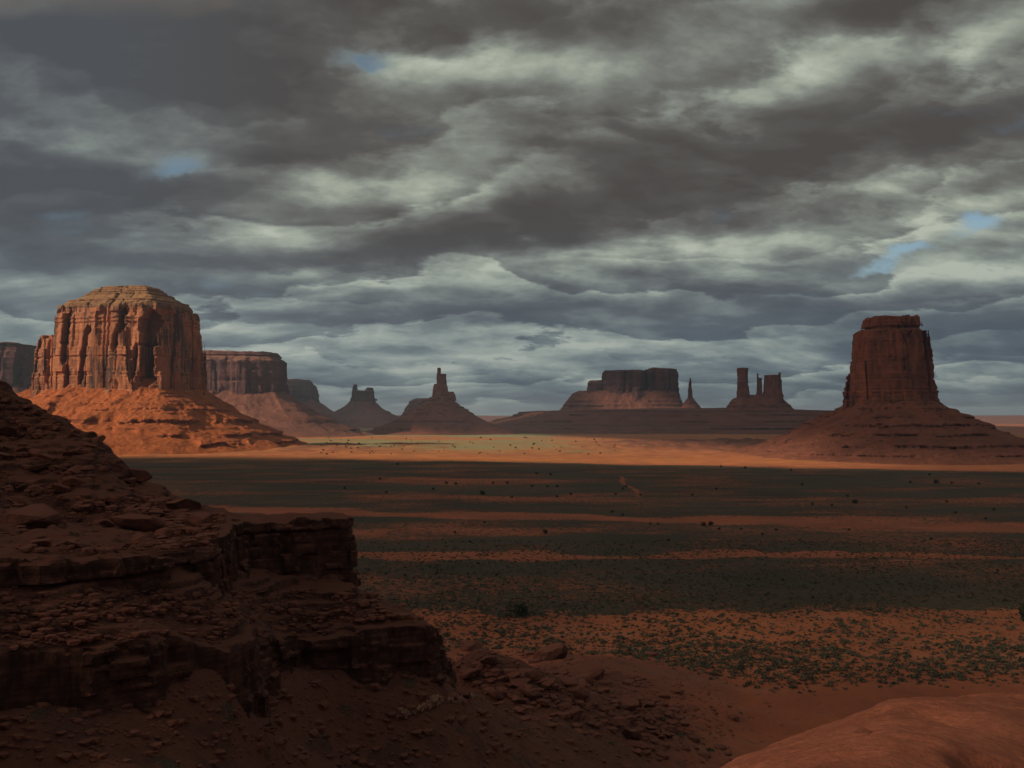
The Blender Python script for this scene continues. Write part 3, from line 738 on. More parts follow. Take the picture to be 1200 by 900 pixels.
talus_mesh("talus", pa, fz(464), 350, [(26, 6), (60, 7), (100, 5)], 4.5, M_talus_d, e, 62, dirs=(1.05, 1.1, 1.1, 1), conc=2.4, gully=.14, rough=4)
# --- layered plateau that carries the central rocks
DP = 5600.0
pl = [(float(at(655, 480, DP)[0]), 0), (float(at(700, 480, DP)[0]), -260), (float(at(790, 480, DP)[0]), -330), (float(at(900, 480, DP)[0]), -330), (float(at(990, 480, DP)[0]), -200), (float(at(1040, 480, DP)[0]), 300), (float(at(1010, 480, DP)[0]), 1500), (float(at(640, 480, DP)[0]), 1600), (float(at(615, 480, DP)[0]), 700)]
e = empty("plateau", (0, DP, 0)); tag(e, kind='structure')
o_ = talus_mesh("terraced_plateau", pl, 122, 620, [(16, 14), (52, 16), (88, 14), (108, 9)], 9, M_plateau, e, 66, dirs=(.8, .75, 1.0, .6), conc=1.2, gully=.18, wob=7, up=60, rough=6)
# --- central mesa
e, fx_, fz = far_thing(6500, 740, "mesa", "long dark mesa with a stepped left end, on the plateau near the centre", "mesa")
pa = [(fx_(706), 0), (fx_(711), -80), (fx_(725), -110), (fx_(747), -110), (fx_(756), -60), (fx_(758), 60), (fx_(745), 150), (fx_(710), 120)]
pa2 = [(fx_(756), -20), (fx_(760), -100), (fx_(785), -120), (fx_(794.5), -70), (fx_(795), 100), (fx_(770), 150), (fx_(757), 90)]
pf = [(fx_(735), -90), (fx_(738), -150), (fx_(746), -150), (fx_(748), -90)]
pb = [(fx_(684), 0), (fx_(688), -60), (fx_(720), -80), (fx_(720), 100), (fx_(688), 60)]
pc = [(fx_(674.5), 0), (fx_(676), -22), (fx_(680), -22), (fx_(680.5), 18), (fx_(676), 20)]
cliff_mesh("cliff", [(pa, fz(434), [(fz(475), -14), (fz(460), 0), (fz(444), 3), (fz(439), 10), (fz(437), 14), (fz(434), 28)]), (pa2, fz(432), [(fz(475), -12), (fz(460), 0), (fz(442), 2), (fz(437), 8), (fz(435), 14), (fz(432), 26)]), (pf, fz(455), [(fz(475), -10), (fz(455), 6)]), (pb, fz(446), [(fz(475), -16), (fz(460), 0), (fz(450), 16), (fz(446), 36)]), (pc, fz(451), [(fz(475), -16), (fz(465), -4), (fz(451), 4)])], fz(474), 5.0, M_far, e, 71, crack=18, colw=85, colA=20, strA=4, strW=22, rough=6)
talus_mesh("talus", [(fx_(670), 0), (fx_(690), -80), (fx_(745), -130), (fx_(790), -120), (fx_(795), 60), (fx_(740), 150), (fx_(680), 60)], fz(462), 330, [(120, 8), (160, 8)], 8, M_far_t, e, 72, dirs=(.5, 1.05, .75, .6), conc=1.1, gully=.16)
# --- needle on a small cone
e, fx_, fz = far_thing(6300, 809, "rock_spire", "thin needle spire on its own little cone, right of the central mesa", "rock spire")
pa = [(fx_(806.2), 0), (fx_(807), -12), (fx_(811), -12), (fx_(811.6), 6), (fx_(808), 12)]
cliff_mesh("needle", [(pa, fz(443), [(fz(472), -7), (fz(463), -3), (fz(456), 0), (fz(443), 6)])], fz(474), 2.6, M_far, e, 75, crack=2, colw=24, colA=3, strA=1.5, strW=14, rough=2)
talus_mesh("talus", pa, fz(465), 190, [(100, 8)], 6, M_far_t, e, 76, conc=.8)
# --- the three towers at right of centre, on one mound
e = empty("talus_mound", (float(at(888, 480, 5500)[0]), 5500, 0)); tag(e, kind='structure')
xm = float(at(888, 480, 5500)[0])
pa = [(float(at(858, 480, 5500)[0])-xm, 0), (float(at(868, 480, 5500)[0])-xm, -40), (float(at(905, 480, 5500)[0])-xm, -40), (float(at(918, 480, 5500)[0])-xm, 0), (float(at(900, 480, 5500)[0])-xm, 50), (float(at(868, 480, 5500)[0])-xm, 40)]
talus_mesh("mound_slope", pa, float(at(888, 468, 5500)[2]), 300, [(60, 8), (110, 9), (145, 6)], 5.5, M_talus_d, e, 79, dirs=(.85, 1, .6, .9), conc=.9, gully=.15)
for px0, px1, pt, lab, sd_, lean in ((863.5, 878, 430, "tall square rock tower, left one of the three towers on the mound", 81, 0), (886.5, 893.5, 438, "thin ragged rock pillar, middle one of the three towers on the mound", 83, 1), (895.5, 917, 437, "wide blocky rock tower with a notched top, right one of the three towers", 85, 2)):
    pc_ = (px0+px1)/2; e, fx_, fz = far_thing(5500, pc_, "rock_tower", lab, "rock tower", "three rock towers on the mound")
    hw = (fx_(px1)-fx_(px0))/2; dy_ = min(hw, 30)
    pp = ring(0, 0, hw, dy_, 12, .05, sd_, 3.2)
    parts = [(pp, fz(pt+(5 if lean == 1 else 1)), [(fz(476), -8), (fz(466), -2), (fz(458), 1), (fz(445), 3), (fz(pt), 5)])]
    if lean == 2: parts = [(pp, fz(pt+2.5), [(fz(476), -14), (fz(466), -6), (fz(458), 0), (fz(445), 2), (fz(pt), 5)]), ([(hw*.55, -dy_*.7), (hw*.95, -dy_*.5), (hw*.95, dy_*.6), (hw*.55, dy_*.7)], fz(436.5), [(fz(470), 0), (fz(437), 2)])]
    if lean == 1: parts.append(([(-hw*.8, -10), (-hw*.15, -10), (-hw*.15, 10), (-hw*.8, 10)], fz(437.5), [(fz(470), 0), (fz(438), 1)]))
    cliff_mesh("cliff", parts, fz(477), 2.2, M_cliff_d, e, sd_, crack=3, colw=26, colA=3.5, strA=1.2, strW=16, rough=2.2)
lap('far')
# --- far hills on the right horizon
def far_hills(d, p0, p1, hgt, seed):
    x0, x1 = float(at(p0, 480, d)[0]), float(at(p1, 480, d)[0]); nx2 = 140; ny2 = 24
    xx, yy = np.meshgrid(np.linspace(x0, x1, nx2), np.linspace(-2200, 2200, ny2), indexing='ij')
    prof = np.clip(1-np.abs(yy)/2200, 0, 1)**.7*sstep((xx-x0)/(x1-x0), 0, .15)*(1-sstep((xx-x0)/(x1-x0), .85, 1))
    z = (hgt*(.75+.35*fbm2(xx/2600, yy/1800, 5, seed)))*prof-12
    ii, jj = np.meshgrid(np.arange(nx2-1), np.arange(ny2-1), indexing='ij'); a = (ii*ny2+jj).ravel()
    me = mesh_np("hills", np.stack([xx.ravel(), yy.ravel()+d, z.ravel()], 1), np.stack([a, a+ny2, a+ny2+1, a+1], 1), M_far_t, True)
    tag(link("hills", me), kind='structure')
far_hills(15500, 1080, 1500, 165, 91)
far_hills(17000, 420, 760, 190, 92)

# ------------------------------------------------------------------ near hillside and its two ledges
def W(pts): return [tuple(at(*q)) for q in pts]
HI = W([(0, 643, 76), (0, 652, 73.5), (130, 645, 79), (130, 632, 90), (250, 625, 95), (240, 641, 86), (100, 605, 104), (0, 600, 95), (0, 540, 112), (0, 453, 130), (30, 466, 128.5), (60, 480, 127), (85, 492, 126), (104, 503, 125), (119, 513, 124), (127, 531, 122.5), (148, 545, 121.5), (157, 566, 119.5), (170, 574, 119), (200, 583, 118), (230, 590, 117), (260, 599, 116), (110, 535, 117), (140, 572, 115), (60, 560, 112), (120, 590, 108),
        (-250, 452, 110), (-250, 600, 85), (-250, 650, 68), (-250, 360, 135), (330, 603.5, 113), (272, 608, 107.5), (400, 602, 113), (262, 622, 95), (30, 500, 122)])
HI += [(-70, 165, 80), (-45, 165, 66), (-20, 125, 68.3), (-110, 160, 100), (-35, 140, 68)]
HI += [tuple(at(px, py, d+10)-np.array((0, 0, 4.0))) for px, py, d in [(30, 466, 128.5), (85, 492, 126), (119, 513, 124), (148, 545, 121.5), (170, 574, 119), (200, 583, 118), (230, 590, 117)]]
H_hi = rbf(HI)
MID = W([(0, 702, 71.5), (130, 694, 76), (250, 686, 86.5), (300, 680, 103), (400, 681, 110), (0, 762, 66.5), (60, 760, 67.5), (130, 752, 69.5), (190, 747, 72), (230, 755, 75.5), (276, 748, 79), (300, 738, 90), (335, 744, 97.5), (400, 738, 99.5), (470, 724, 101.5), (495, 729, 102.5),
         (440, 700, 108), (480, 722, 104.5), (60, 735, 69.5), (-250, 715, 60), (-250, 775, 56), (330, 705, 103), (285, 715, 93), (505, 742, 108)])
MID += [(-24, 118, 60.5), (-18, 128, 56), (-40, 110, 62), (-50, 130, 60), (-12, 118, 55)]
H_mid = rbf(MID)
L1 = [(-250, 668, 60), (0, 655, 73), (60, 652, 75), (130, 648, 78), (165, 646, 79.5), (200, 643, 83), (250, 640, 87), (258, 630, 93), (262, 618, 99), (270, 606, 107), (300, 604, 109), (330, 603, 110.5), (370, 602, 110.5), (398, 601, 112), (402, 600, 117), (385, 600, 121), (330, 600, 123), (270, 598, 127), (200, 590, 150), (100, 560, 175), (-250, 500, 175)]
L2 = [(-250, 780, 54), (0, 768, 66), (60, 765, 67), (130, 756, 69), (190, 750, 71), (197, 752, 72.5), (232, 758, 74.5), (280, 752, 78), (296, 742, 87), (335, 745, 97), (400, 740, 99), (470, 724, 101), (498, 728, 102), (508, 745, 107), (500, 730, 118), (450, 700, 130), (300, 690, 150), (0, 690, 160), (-250, 690, 160)]
def tier(name, edge, Hf, region, h, bottom_tab, seed, wlx, A, label, step=1.0, terr=.8):
    ax = grid_axes(*region, h); X, Y = np.meshgrid(ax[0], ax[1], indexing='ij'); Z = ax[2]
    poly = [tuple(at(*q)[:2]) for q in edge]
    sdist = poly_sd(poly, X, Y).astype(np.float32)
    Hh = Hf(X, Y)+.30*fbm2(X/2.2, Y/2.2, 4, seed)+1.0*fbm2(X/7, Y/7, 4, seed+1)*sstep(-sdist, 1, 7)
    hq = (Hh+.5*fbm2(X/9, Y/9, 3, seed+40))/step; fq = hq-np.floor(hq); Ht = (np.floor(hq)+sstep(fq, .55, .95))*step-.5*fbm2(X/9, Y/9, 3, seed+40)
    tm = terr*sstep(fbm2(X/8, Y/8, 3, seed+41), -.5, .1); Hh = Hh*(1-tm)+Ht*tm
    outc = np.interp(Z, *bottom_tab).astype(np.float32)              # how far the face spreads outward at height z (from top height 0 down)
    # relative height below the local top: bedding follows the top surface
    f = sdist[:, :, None]-outc[None, None, :]
    zt = Z[None, None, :]
    st = (strata1d(Z, 1.3, seed+20)*.85+strata1d(Z, .42, seed+21)*.42)[None, None, :]
    dip = (.10*fbm2(X/16, Y/16, 2, seed+7))
    blk = noise3(ax, (wlx, wlx, 40), seed+2); blk2 = noise3(ax, (wlx*.45, wlx*.45, 2.2), seed+3)
    f = f+A*.55*(blk+.5*np.abs(blk2))+.5*np.clip(1-np.abs(noise3(ax, (wlx*1.3, wlx*1.3, 9), seed+4))/.10, 0, 1)
    f = f+bed_blocks(X, Y, Z, (.45, .6, 1.2, 2.0), 2.6, seed+70, .40, .55)+bed_blocks(X, Y, Z, (.3, .5, .9), 1.0, seed+71, .12, .24)+(1.0*cells2(X, Y, 5.5, seed+72, 1.2, .4))[:, :, None]+.30*fbm3(ax, (2.0, 2.0, 1.2), 4, seed+5, .68)
    hs = sstep(-sdist, 4, 14).astype(np.float32)[:, :, None]
    g_ = (zt-Hh[:, :, None])+.42*fbm3(ax, (3.4, 3.4, 1.0), 4, seed+6, .7)+.30*hs*strata1d(Z, 1.1, seed+31)[None, None, :]*(.3+noise3(ax, (6, 6, 6), seed+32))+.30*hs*noise3(ax, (1.1, 1.1, .8), seed+33)
    f = np.maximum(f, g_)
    V, Q = surface_nets(f, [a[0] for a in ax], h)
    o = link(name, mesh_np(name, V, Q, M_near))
    return o
o = tier("upper_ledge", L1, H_hi, (-72, -14, 54, 150, 57.5, 92), .27, ([57, 61, 64, 67, 70], [1.6, .9, .3, 0, 0]), 201, 4.6, .9, "", 1.7, .45)
tag(o, "upper layered rock ledge jutting right above the dark gully, under the boulder slope", "rock ledge")
o = tier("lower_ledge", L2, H_mid, (-66, -2, 46, 140, 47, 69), .27, ([47, 52, 57, 61, 66], [3.5, 2.2, 1.0, .2, 0]), 221, 4.0, 1.0, "", .85, .9)
tag(o, "lower stepped rock ledge with thin beds and shadowed recesses, at bottom left", "rock ledge")
# ------------------------------------------------------------------ slickrock dome, lower right
cr_px = [700, 780, 830, 860, 900, 960, 1040, 1100, 1150, 1200, 1300, 1600]; cr_py = [990, 930, 899, 884, 866, 845, 821, 814, 811, 812, 820, 870]; cr_d = [20, 22, 25, 26.5, 29, 31, 34, 36, 38, 40, 42, 45]
xs = np.arange(1.0, 46, .13); ys = np.arange(5.0, 62, .13)
X, Y = np.meshgrid(xs, ys, indexing='ij')
pxx = 600+X/Y*F; dc = np.interp(pxx, cr_px, cr_d); pc_ = np.interp(pxx, cr_px, cr_py)
zc_ = CAM_Z-(pc_-490)/F*dc; m_ = (CAM_Z-zc_)/dc; t = Y-dc
Z = np.where(t < 0, zc_-m_*t-.0035*t*t, zc_-m_*t-.03*t*t)
Z = Z+.30*fbm2(X/6, Y/4, 4, 301)+.10*fbm2(X/1.6, Y/.9, 5, 303)-.16*np.clip(1-np.abs(fbm2(X/5+3, Y/3, 3, 305))/.05, 0, 1)
Z = Z-.75*np.exp(-((Y-(17.5+.55*(X-9)+.5*np.sin(X)))/.55)**2)*sstep(X, 7.5, 9)+.55*np.exp(-((X-13.5)/4)**2-((Y-16)/3.2)**2)
Z = Z-.35*np.exp(-((X-10.8)/.9)**2-((Y-24)/1.3)**2)
Z = Z-2.5*sstep(1.0-(X-1.0), 0, 1)
nx2, ny2 = X.shape; ii, jj = np.meshgrid(np.arange(nx2-1), np.arange(ny2-1), indexing='ij'); a = (ii*ny2+jj).ravel()
me = mesh_np("slickrock_dome", np.stack([X.ravel(), Y.ravel(), Z.ravel()], 1), np.stack([a, a+ny2, a+ny2+1, a+1], 1), M_slick, True)
tag(link("slickrock_dome", me), "smooth rounded red slickrock dome in the lower right corner", "rock dome")

lap('slick')
# ------------------------------------------------------------------ boulders
def rock_np(seed, sub=3, flat=.75, cuts=11):
    bm = bmesh.new(); bmesh.ops.create_icosphere(bm, subdivisions=sub, radius=1.0)
    V = np.array([v.co[:] for v in bm.verts]); Fc = np.array([[v.index for v in f.verts] for f in bm.faces]); bm.free()
    rg = np.random.default_rng(seed)
    for i in range(cuts):
        nn = rg.normal(size=3); nn /= np.linalg.norm(nn); d = rg.uniform(.45, .8)
        s = V@nn-d; V = V-np.where(s > 0, s, 0)[:, None]*nn
    for nn, d in (((0, 0, 1), .62), ((0, 0, -1), .6)):
        nn = np.array(nn)+rg.normal(size=3)*.12; nn /= np.linalg.norm(nn); s = V@nn-d; V = V-np.where(s > 0, s, 0)[:, None]*nn
    V = V*(1+.035*noise2(V[:, 0]*5+seed, V[:, 1]*5+V[:, 2]*4, seed)[:, None])
    V[:, 2] *= flat
    return V, Fc
ROCKS = [rock_np(400+i, 3, [.7, .85, .55, .95, .65, .8, .5, .75][i]) for i in range(8)]
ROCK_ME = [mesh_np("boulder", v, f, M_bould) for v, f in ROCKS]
def hit(px, py, fns, d0=20, d1=420, st=.25):
    dd_ = np.arange(d0, d1, st); x, y, z = px_dir(px, py); X = x/y*dd_; Zr = CAM_Z+z/y*dd_
    Hm = np.full(len(dd_), -1e9)
    for fn in fns: Hm = np.maximum(Hm, fn(X, dd_))
    k = np.nonzero(Hm >= Zr)[0]
    if len(k) == 0: return None
    k = k[0]; return (X[k], dd_[k], Hm[k])
poly1 = [tuple(at(*q)[:2]) for q in L1]; poly2 = [tuple(at(*q)[:2]) for q in L2]
def f1(x, y): return np.where(poly_sd(poly1, x, y) < -.6, H_hi(x, y), -1e9)
def f2(x, y): return np.where(poly_sd(poly2, x, y) < -.6, H_mid(x, y), -1e9)
def f0(x, y): return H_ground(np.asarray(x, float), np.asarray(y, float))
class Lookup:
    def __init__(s, fn, x0=-95, x1=125, y0=40, y1=425, h=.5):
        s.a = (x0, y0, h); xs_, ys_ = np.arange(x0, x1, h), np.arange(y0, y1, h); A, B = np.meshgrid(xs_, ys_, indexing='ij'); s.g = fn(A, B); s.fn = fn
    def __call__(s, x, y):
        x = np.asarray(x, float); y = np.asarray(y, float); x0, y0, h = s.a; u = (x-x0)/h; v = (y-y0)/h
        iu = np.clip(u.astype(int), 0, s.g.shape[0]-2); iv = np.clip(v.astype(int), 0, s.g.shape[1]-2); fu = np.clip(u-iu, 0, 1); fv = np.clip(v-iv, 0, 1); g = s.g
        z = (g[iu, iv]*(1-fu)+g[iu+1, iv]*fu)*(1-fv)+(g[iu, iv+1]*(1-fu)+g[iu+1, iv+1]*fu)*fv
        return np.where((u < 0) | (v < 0) | (u > g.shape[0]-1) | (v > g.shape[1]-1), -1e9, z)
f1n, f2n, f0n = Lookup(f1, y1=180), Lookup(f2, y1=180), Lookup(f0)
ALL = (f1n, f2n, f0n)
rng = random.Random(7)
def place_rock(px, py, wpx, label, group, flat=None, k=None, sink=.25):
    q = hit(px, py, ALL)
    if q is None: return
    x, y, z = q; s = wpx/F*y*.5*1.3
    o = bpy.data.objects.new("boulder", ROCK_ME[rng.randrange(8) if k is None else k]); COL.objects.link(o)
    o.scale = (s*rng.uniform(.85, 1.15), s*rng.uniform(.8, 1.1), s*(flat or rng.uniform(.6, .95)))
    o.rotation_euler = (rng.uniform(-.3, .3), rng.uniform(-.3, .3), rng.uniform(0, 6.28))
    o.location = (x, y, z+s*.35*(1-sink))
    tag(o, label, "boulder", group)
named = [(163, 622, 46, "largest pale-topped boulder on the bench, above the ledge lip"), (215, 598, 34, "big dark slanted block at the right end of the boulder slope"), (88, 570, 20, "upright wedge boulder halfway up the left slope"),
         (112, 520, 18, "dark jutting outcrop block at the notch of the slope skyline"), (134, 546, 20, "dark jutting block just below the notch of the slope skyline"), (152, 568, 16, "lowest of the dark blocks along the slope skyline"), (72, 577, 20, "flat reddish slab lying left of the upright wedge boulder"), (133, 589, 22, "squat red block above the largest pale-topped boulder"), (117, 587, 12, "small red stone touching the squat red block"),
         (162, 562, 26, "tall leaning slab on the skyline of the left slope"), (40, 617, 46, "wide low boulder half buried near the left edge of the bench"), (108, 627, 16, "small light boulder left of the largest one on the bench"),
         (84, 640, 18, "dark block beside the lip left of the small light boulder"), (233, 616, 28, "broken block at the corner where the ledge turns"), (265, 586, 12, "dark block standing on the skyline over the ledge"), (192, 630, 26, "low angular slab right of the largest bench boulder"),
         (222, 652, 24, "block sitting on the ledge lip at its outer corner"), (104, 526, 18, "dark knob overhanging on the upper slope skyline"), (88, 515, 14, "rounded dark stone high on the slope skyline"), (45, 553, 26, "red rock patch high on the left slope"),
         (645, 773, 34, "broad rounded boulder at the far end of the rubble pile"), (694, 795, 30, "tall dark block standing above the rubble pile"), (684, 803, 26, "rounded block leaning against the tall dark one"), (663, 835, 26, "pale slab low in the middle of the rubble pile"),
         (600, 795, 16, "small reddish block near the top of the rubble pile")]
for px, py, wd, lab in named: place_rock(px, py, wd, lab, None, flat=.9 if 'tall' in lab or 'upright' in lab else None)
nb = 0
for i in range(105):     # rubble pile at the foot of the slope
    t = rng.random(); px = 545+t*235+rng.gauss(0, 14); py = 778+t*72+rng.gauss(0, 15)+(8 if t > .3 else 0)
    place_rock(px, py, rng.choice((7, 8, 10, 12, 14, 18, 23)), "angular fallen block in the dark rubble pile at the foot of the slope", "fallen blocks of the rubble pile")
for i in range(34):
    px = rng.uniform(0, 250); sky_y = np.interp(px, [0, 60, 120, 150, 200, 270], [500, 520, 550, 578, 596, 606])
    place_rock(px, min(rng.uniform(sky_y+4, 650), 642), rng.choice((11, 13, 15, 18, 22)), "tumbled sandstone block among the boulders of the bench above the upper ledge", "tumbled blocks on the bench", sink=.5)
for i in range(70):      # bench and upper slope
    px = rng.uniform(0, 245); sky_y = np.interp(px, [0, 60, 120, 150, 200, 270], [465, 492, 537, 568, 592, 604])
    py = sky_y+6+(645-sky_y)*rng.random()**.7
    place_rock(px, min(py, 643), rng.choice((4, 5, 5, 6, 7, 8, 10, 13)), "loose red stone among the boulders on the upper left slope", "loose stones on the upper left slope")
for i in range(60):      # slope between the ledges and below
    px, py = (rng.uniform(0, 260), rng.uniform(695, 752)) if i < 28 else ((rng.uniform(300, 480), rng.uniform(690, 728)) if i < 44 else (rng.uniform(250, 560), rng.uniform(830, 895)))
    place_rock(px, py, rng.choice((4, 5, 6, 8, 10)), "small dark stone lying on the shaded slope between and below the ledges", "small stones around the ledges")
# fine scree, too many to count
vs, fs, off = [], [], 0
sc_ = [rock_np(500+i, 1, .7, 6) for i in range(4)]
for i in range(13000):
    z_ = rng.random()
    if z_ < .35: px = rng.uniform(-30, 262); s0 = np.interp(px, [0, 60, 120, 150, 200, 270], [460, 486, 531, 562, 588, 603]); py = rng.uniform(s0, 648)
    elif z_ < .6: px = rng.uniform(0, 500); py = rng.uniform(690, 755)
    elif z_ < .85: px = rng.uniform(0, 620); py = rng.uniform(790, 899)
    else: t = rng.random(); px = 540+t*260+rng.gauss(0, 26); py = 772+t*85+rng.gauss(0, 22)
    vs.append((px, py))
for i in range(900): vs.append((rng.uniform(560, 860), rng.uniform(795, 897)))
pts = []
dgrid = np.arange(40, 330, .5)
PXa = np.array(vs); xr = (PXa[:, 0]-600); 
ray = np.array([px_dir(*q) for q in vs])
Xg = ray[:, 0:1]/ray[:, 1:2]*dgrid[None]; Yg = np.broadcast_to(dgrid[None], Xg.shape); Zg = CAM_Z+ray[:, 2:3]/ray[:, 1:2]*dgrid[None]
Hm = np.maximum(np.maximum(f1n(Xg, Yg), f2n(Xg, Yg)), f0n(Xg, Yg))
hitm = Hm >= Zg; kk = hitm.argmax(1); ok = hitm.any(1)
vs = []
for i in np.nonzero(ok)[0]:
    k = kk[i]; x, y, z = Xg[i, k], Yg[i, k], Hm[i, k]
    s = y*min(.0075, .00065*rng.paretovariate(1.6))
    V, Fc = sc_[rng.randrange(4)]; a = rng.uniform(0, 6.28); ca_, sa_ = math.cos(a), math.sin(a)
    v = V*s*np.array((1.2, 1, .9)); v = np.stack([v[:, 0]*ca_-v[:, 1]*sa_+x, v[:, 0]*sa_+v[:, 1]*ca_+y, v[:, 2]+z+s*.1], 1)
    vs.append(v); fs.append(Fc+off); off += len(v)
tag(link("scree", mesh_np("scree", np.concatenate(vs), np.concatenate(fs), M_bould)), "fine broken scree scattered over the near slopes", None, None, 'stuff')

lap('rocks')
# pale shelf of rock slanting across the slope
ns, nc = 90, 9; V = []; 
for i in range(ns):
    t = i/(ns-1); px = 462+100*t; py = 840-27*t+2.5*math.sin(t*9)-3*t*(1-t)
    x, y, z = hit(px, py, (f0n,)); wdt = (.55+.35*math.sin(t*23)*math.sin(t*7+1))*min(1, 8*t+.3, 8*(1-t)+.3)
    for k in range(nc):
        a = math.pi*k/(nc-1); r = wdt*(1+.3*math.sin(i*.55+k*.9)*math.sin(i*.21+k*2.1))
        V.append((x+.25*math.cos(a)*r, y-math.cos(a)*r, z-.15+math.sin(a)**.6*r*.95))
ii, jj = np.meshgrid(np.arange(ns-1), np.arange(nc-1), indexing='ij'); a = (ii*nc+jj).ravel()
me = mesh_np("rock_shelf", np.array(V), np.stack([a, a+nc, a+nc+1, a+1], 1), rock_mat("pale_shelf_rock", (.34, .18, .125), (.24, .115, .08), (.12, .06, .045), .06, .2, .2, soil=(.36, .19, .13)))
tag(link("rock_shelf", me), "thin pale rock shelf slanting across the dark slope above the rubble", "rock shelf")

# ------------------------------------------------------------------ bushes
def leaf_mat(name, c1, c2):
    mt, n, b = new_mat(name, .9); g = n.node('ShaderNodeNewGeometry')
    oi = n.node('ShaderNodeObjectInfo')
    f = n.noise(g.outputs['Position'], .8, 3, .6)
    n.put(b.inputs['Base Color'], n.mix(n.ramp(f, .35, .65), c1, c2))
    return mt
M_sage = leaf_mat("sage_leaves", (.085, .078, .052), (.150, .130, .090))
M_jun = leaf_mat("juniper_leaves", (.028, .036, .020), (.050, .058, .030))
M_bark, n, b = new_mat("bark"); b.inputs['Base Color'].default_value = (.09, .06, .045, 1)
def clump_np(seed, nleaf, size, flat=.7, leaf=.3, core=.0):
    """many small leaf faces through a dome volume"""
    rg = np.random.default_rng(seed); V = []; Fq = []
    lobes = [(rg.uniform(-.5, .5), rg.uniform(-.5, .5), rg.uniform(.25, .55), rg.uniform(.35, .6)) for _ in range(6)]
    for i in range(nleaf):
        lx_, ly_, lz_, lr = lobes[i % 6]; u = rg.normal(size=3); u /= np.linalg.norm(u); r = lr*rg.uniform(.35, 1.05)
        c = np.array((lx_, ly_, lz_))+u*r; c[2] = abs(c[2])*flat
        a = rg.normal(size=3); a /= np.linalg.norm(a); b2 = np.cross(a, rg.normal(size=3)); b2 /= np.linalg.norm(b2)
        s = leaf*rg.uniform(.6, 1.3)
        k = len(V); V += [c-a*s*.5, c+b2*s*.4, c+a*s*.5, c-b2*s*.4]; Fq.append((k, k+1, k+2, k+3))
    return np.array(V)*size, np.array(Fq)
# juniper trees: trunk + crown
TREE = []
for i in range(3):
    V, Fq = clump_np(700+i, 620, 1.0, 1.15, .16)
    V[:, 2] += .12
    crown = mesh_np("crown", V, Fq, M_jun)
    bm = bmesh.new()
    for a0, ln_, r0 in ((0, .7, .09), (1.9, .55, .05), (4.1, .5, .05), (5.3, .55, .045)):
        c = bmesh.ops.create_cone(bm, cap_ends=True, segments=6, radius1=r0, radius2=r0*.35, depth=ln_)
        for v in c['verts']:
            z = v.co.z+ln_/2; v.co.z = z*.9-.03
            if a0: v.co.x += math.cos(a0)*z*.6; v.co.y += math.sin(a0)*z*.6
    tm = bpy.data.meshes.new("trunk"); bm.to_mesh(tm); bm.free(); tm.materials.append(M_bark)
    TREE.append((crown, tm))
def tree(px, py, wpx, hr, label, group=None, dmax=2600):
    q = hit(px, py, (f0,), 200, dmax, 2.0)
    if q is None: return
    x, y, z = q; s = wpx/F*y*.5/.85
    e = empty("juniper_tree", (x, y, z)); e.scale = (s, s, s*hr); e.rotation_euler[2] = rng.uniform(0, 6.28)
    tag(e, label, "tree", group); cm, tm = TREE[rng.randrange(3)]
    link("crown", cm, e); link("trunk", tm, e)
tree(611, 723, 27, .85, "largest dark juniper alone at the edge of the sandy shrub field")
tree(1199, 728, 22, 1.5, "tall dark juniper cut off by the right edge of the picture")
TP = [(466,545),(446,562),(404,573),(508,574),(523,567),(534,568),(565,580),(578,567),(595,567),(600,584),(629,556),(645,557),(653,583),(642,571),(653,571),(669,580),(624,571),(721,580),(733,571),(730,574),(750,581),(762,615),(771,615),(639,626),(533,625),(551,636),(717,601),(730,605),(783,634),(452,674),(475,676),(511,673),(582,675),(568,613),(453,578),
      (845,548),(873,549),(927,552),(940,569),(811,581),(840,574),(993,582),(975,593),(1001,590),(952,592),(1067,566),(1097,567),(1115,567),(1147,568),(1062,596),(1110,589),(1120,602),(1164,598),(1156,609),(825,617),(834,616),(843,621),(868,621),(893,627),(909,622),(995,622),(1092,633),(952,702),(1169,670),(878,688)]
for px, py in TP:
    tree(px, py, 4.2 if (px, py) not in ((639,626),(834,616),(825,617),(1097,567),(1001,590),(565,580)) else 8, .95, "small dark juniper dotted on the shaded sage plain", "junipers dotted over the plain")
tree(1090, 557, 4, .9, "small dark juniper dotted on the shaded sage plain", "junipers dotted over the plain")
for i in range(90):
    px, py = rng.uniform(375, 730), rng.uniform(513, 533)
    tree(px, py, rng.choice((1.8, 2.2, 2.6, 3.2)), .8, "tiny dark shrub dotting the pale sunlit plain beyond the shadow edge", "shrubs on the sunlit plain", 4800)
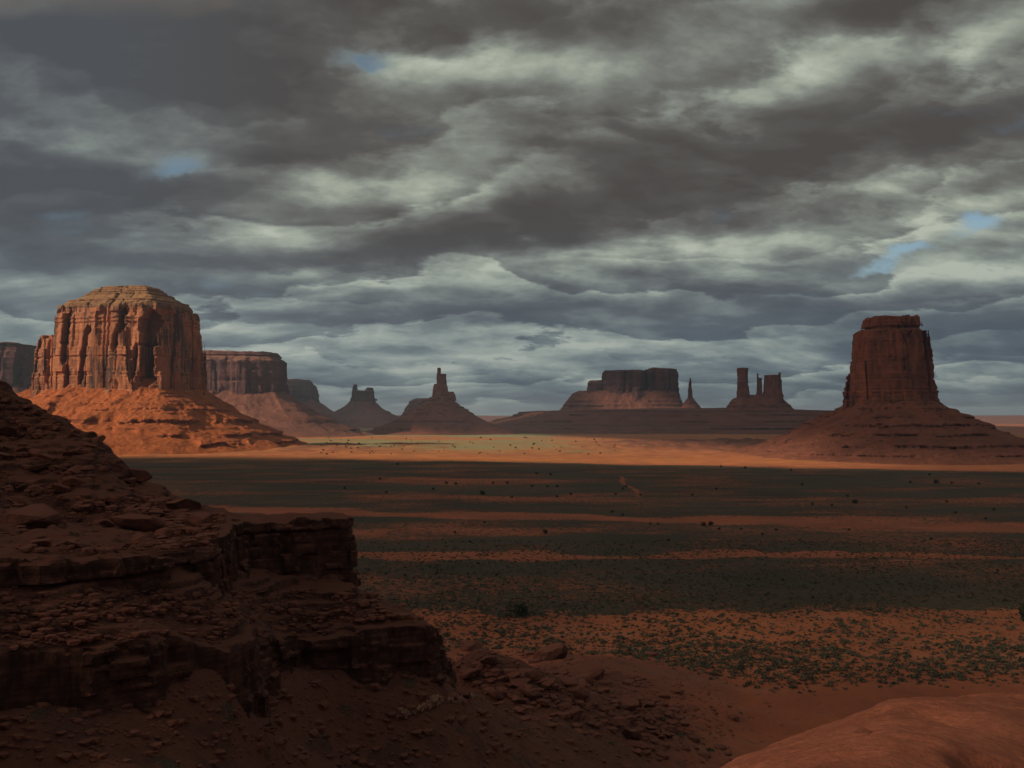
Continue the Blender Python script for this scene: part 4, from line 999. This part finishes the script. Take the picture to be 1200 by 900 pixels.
# sage bushes of the sandy field: the nearest as things, the rest as one mass
SAGE = [clump_np(800+i, 70, 1.0, .75, .34) for i in range(4)]
SAGE_ME = [mesh_np("sage_bush", v, f, M_sage) for v, f in SAGE]
SM = [clump_np(900+i, 16, 1.0, .7, .75) for i in range(5)]
cand = []
rs = np.random.default_rng(77)
M = 78000
gy = rs.uniform(262, 640, M); gx = rs.uniform(-60, 1, M)*0+rs.uniform(-.17, .60, M)*gy
dn_ = fbm2(gx/22, gy/16, 4, 601)
pyv = 490+CAM_Z*F/gy; pxv = 600+gx/gy*F
lim = np.interp(pxv, [400, 520, 600, 700, 800, 900, 1000, 1100, 1250], [735, 765, 775, 790, 805, 815, 812, 810, 806])
prob = .62*(1-sstep(pyv, lim-22, lim+6))*(.35+.65*sstep(dn_, -.35, .25))*(.55+.45*sstep(pyv, 690, 720))
prob = prob*np.where((pyv > 712) & (pyv < 750) & (pxv > 640), .6, 1.0)
keepm = rs.random(M) < prob*1.0
gx, gy = gx[keepm], gy[keepm]
gz = H_ground(gx, gy)
sz = np.clip(rs.lognormal(-.68, .42, len(gx)), .22, 1.7)*(.95+.25*sstep(gy, 500, 300))
order = np.argsort(-(sz/gy)*(1+0*gy))
first = order[:230]; rest = order[230:]
for i in first:
    o = bpy.data.objects.new("sage_bush", SAGE_ME[int(i) % 4]); COL.objects.link(o)
    o.location = (gx[i], gy[i], gz[i]-.05); s = sz[i]*1.15; o.scale = (s*1.15, s, s); o.rotation_euler[2] = float(rs.uniform(0, 6.28))
    tag(o, "rounded dark sage bush on the sandy flat below the rubble", "bush", "sage bushes of the sandy flat")
for px, py, wd in ((745, 829, 12), (776, 844, 15), (797, 864, 18), (832, 880, 14), (716, 872, 10), (868, 836, 7), (902, 829, 6), (810, 815, 6)):
    x, y, z = hit(px, py, (f0n,)); o = bpy.data.objects.new("sage_bush", SAGE_ME[rng.randrange(4)]); COL.objects.link(o)
    o.location = (x, y, z-.03); q = wd/F*y*.5; o.scale = (q, q, q*.75); tag(o, "low dark bush on the bare red slope right of the rubble pile", "bush", "bushes on the bare red slope")
vs, fs, off = [], [], 0
for i in rest:
    V, Fq = SM[int(i) % 5]; s = sz[i]; a = float(rs.uniform(0, 6.28)); c, q = math.cos(a), math.sin(a)
    vs.append(np.stack([(V[:, 0]*c-V[:, 1]*q)*s+gx[i], (V[:, 0]*q+V[:, 1]*c)*s+gy[i], V[:, 2]*s+gz[i]-.05], 1)); fs.append(Fq+off); off += len(V)
tag(link("sagebrush", mesh_np("sagebrush", np.concatenate(vs), np.concatenate(fs), M_sage)), "countless low sage bushes covering the flat", None, None, 'stuff')
print("bushes", len(gx))
lap('end')
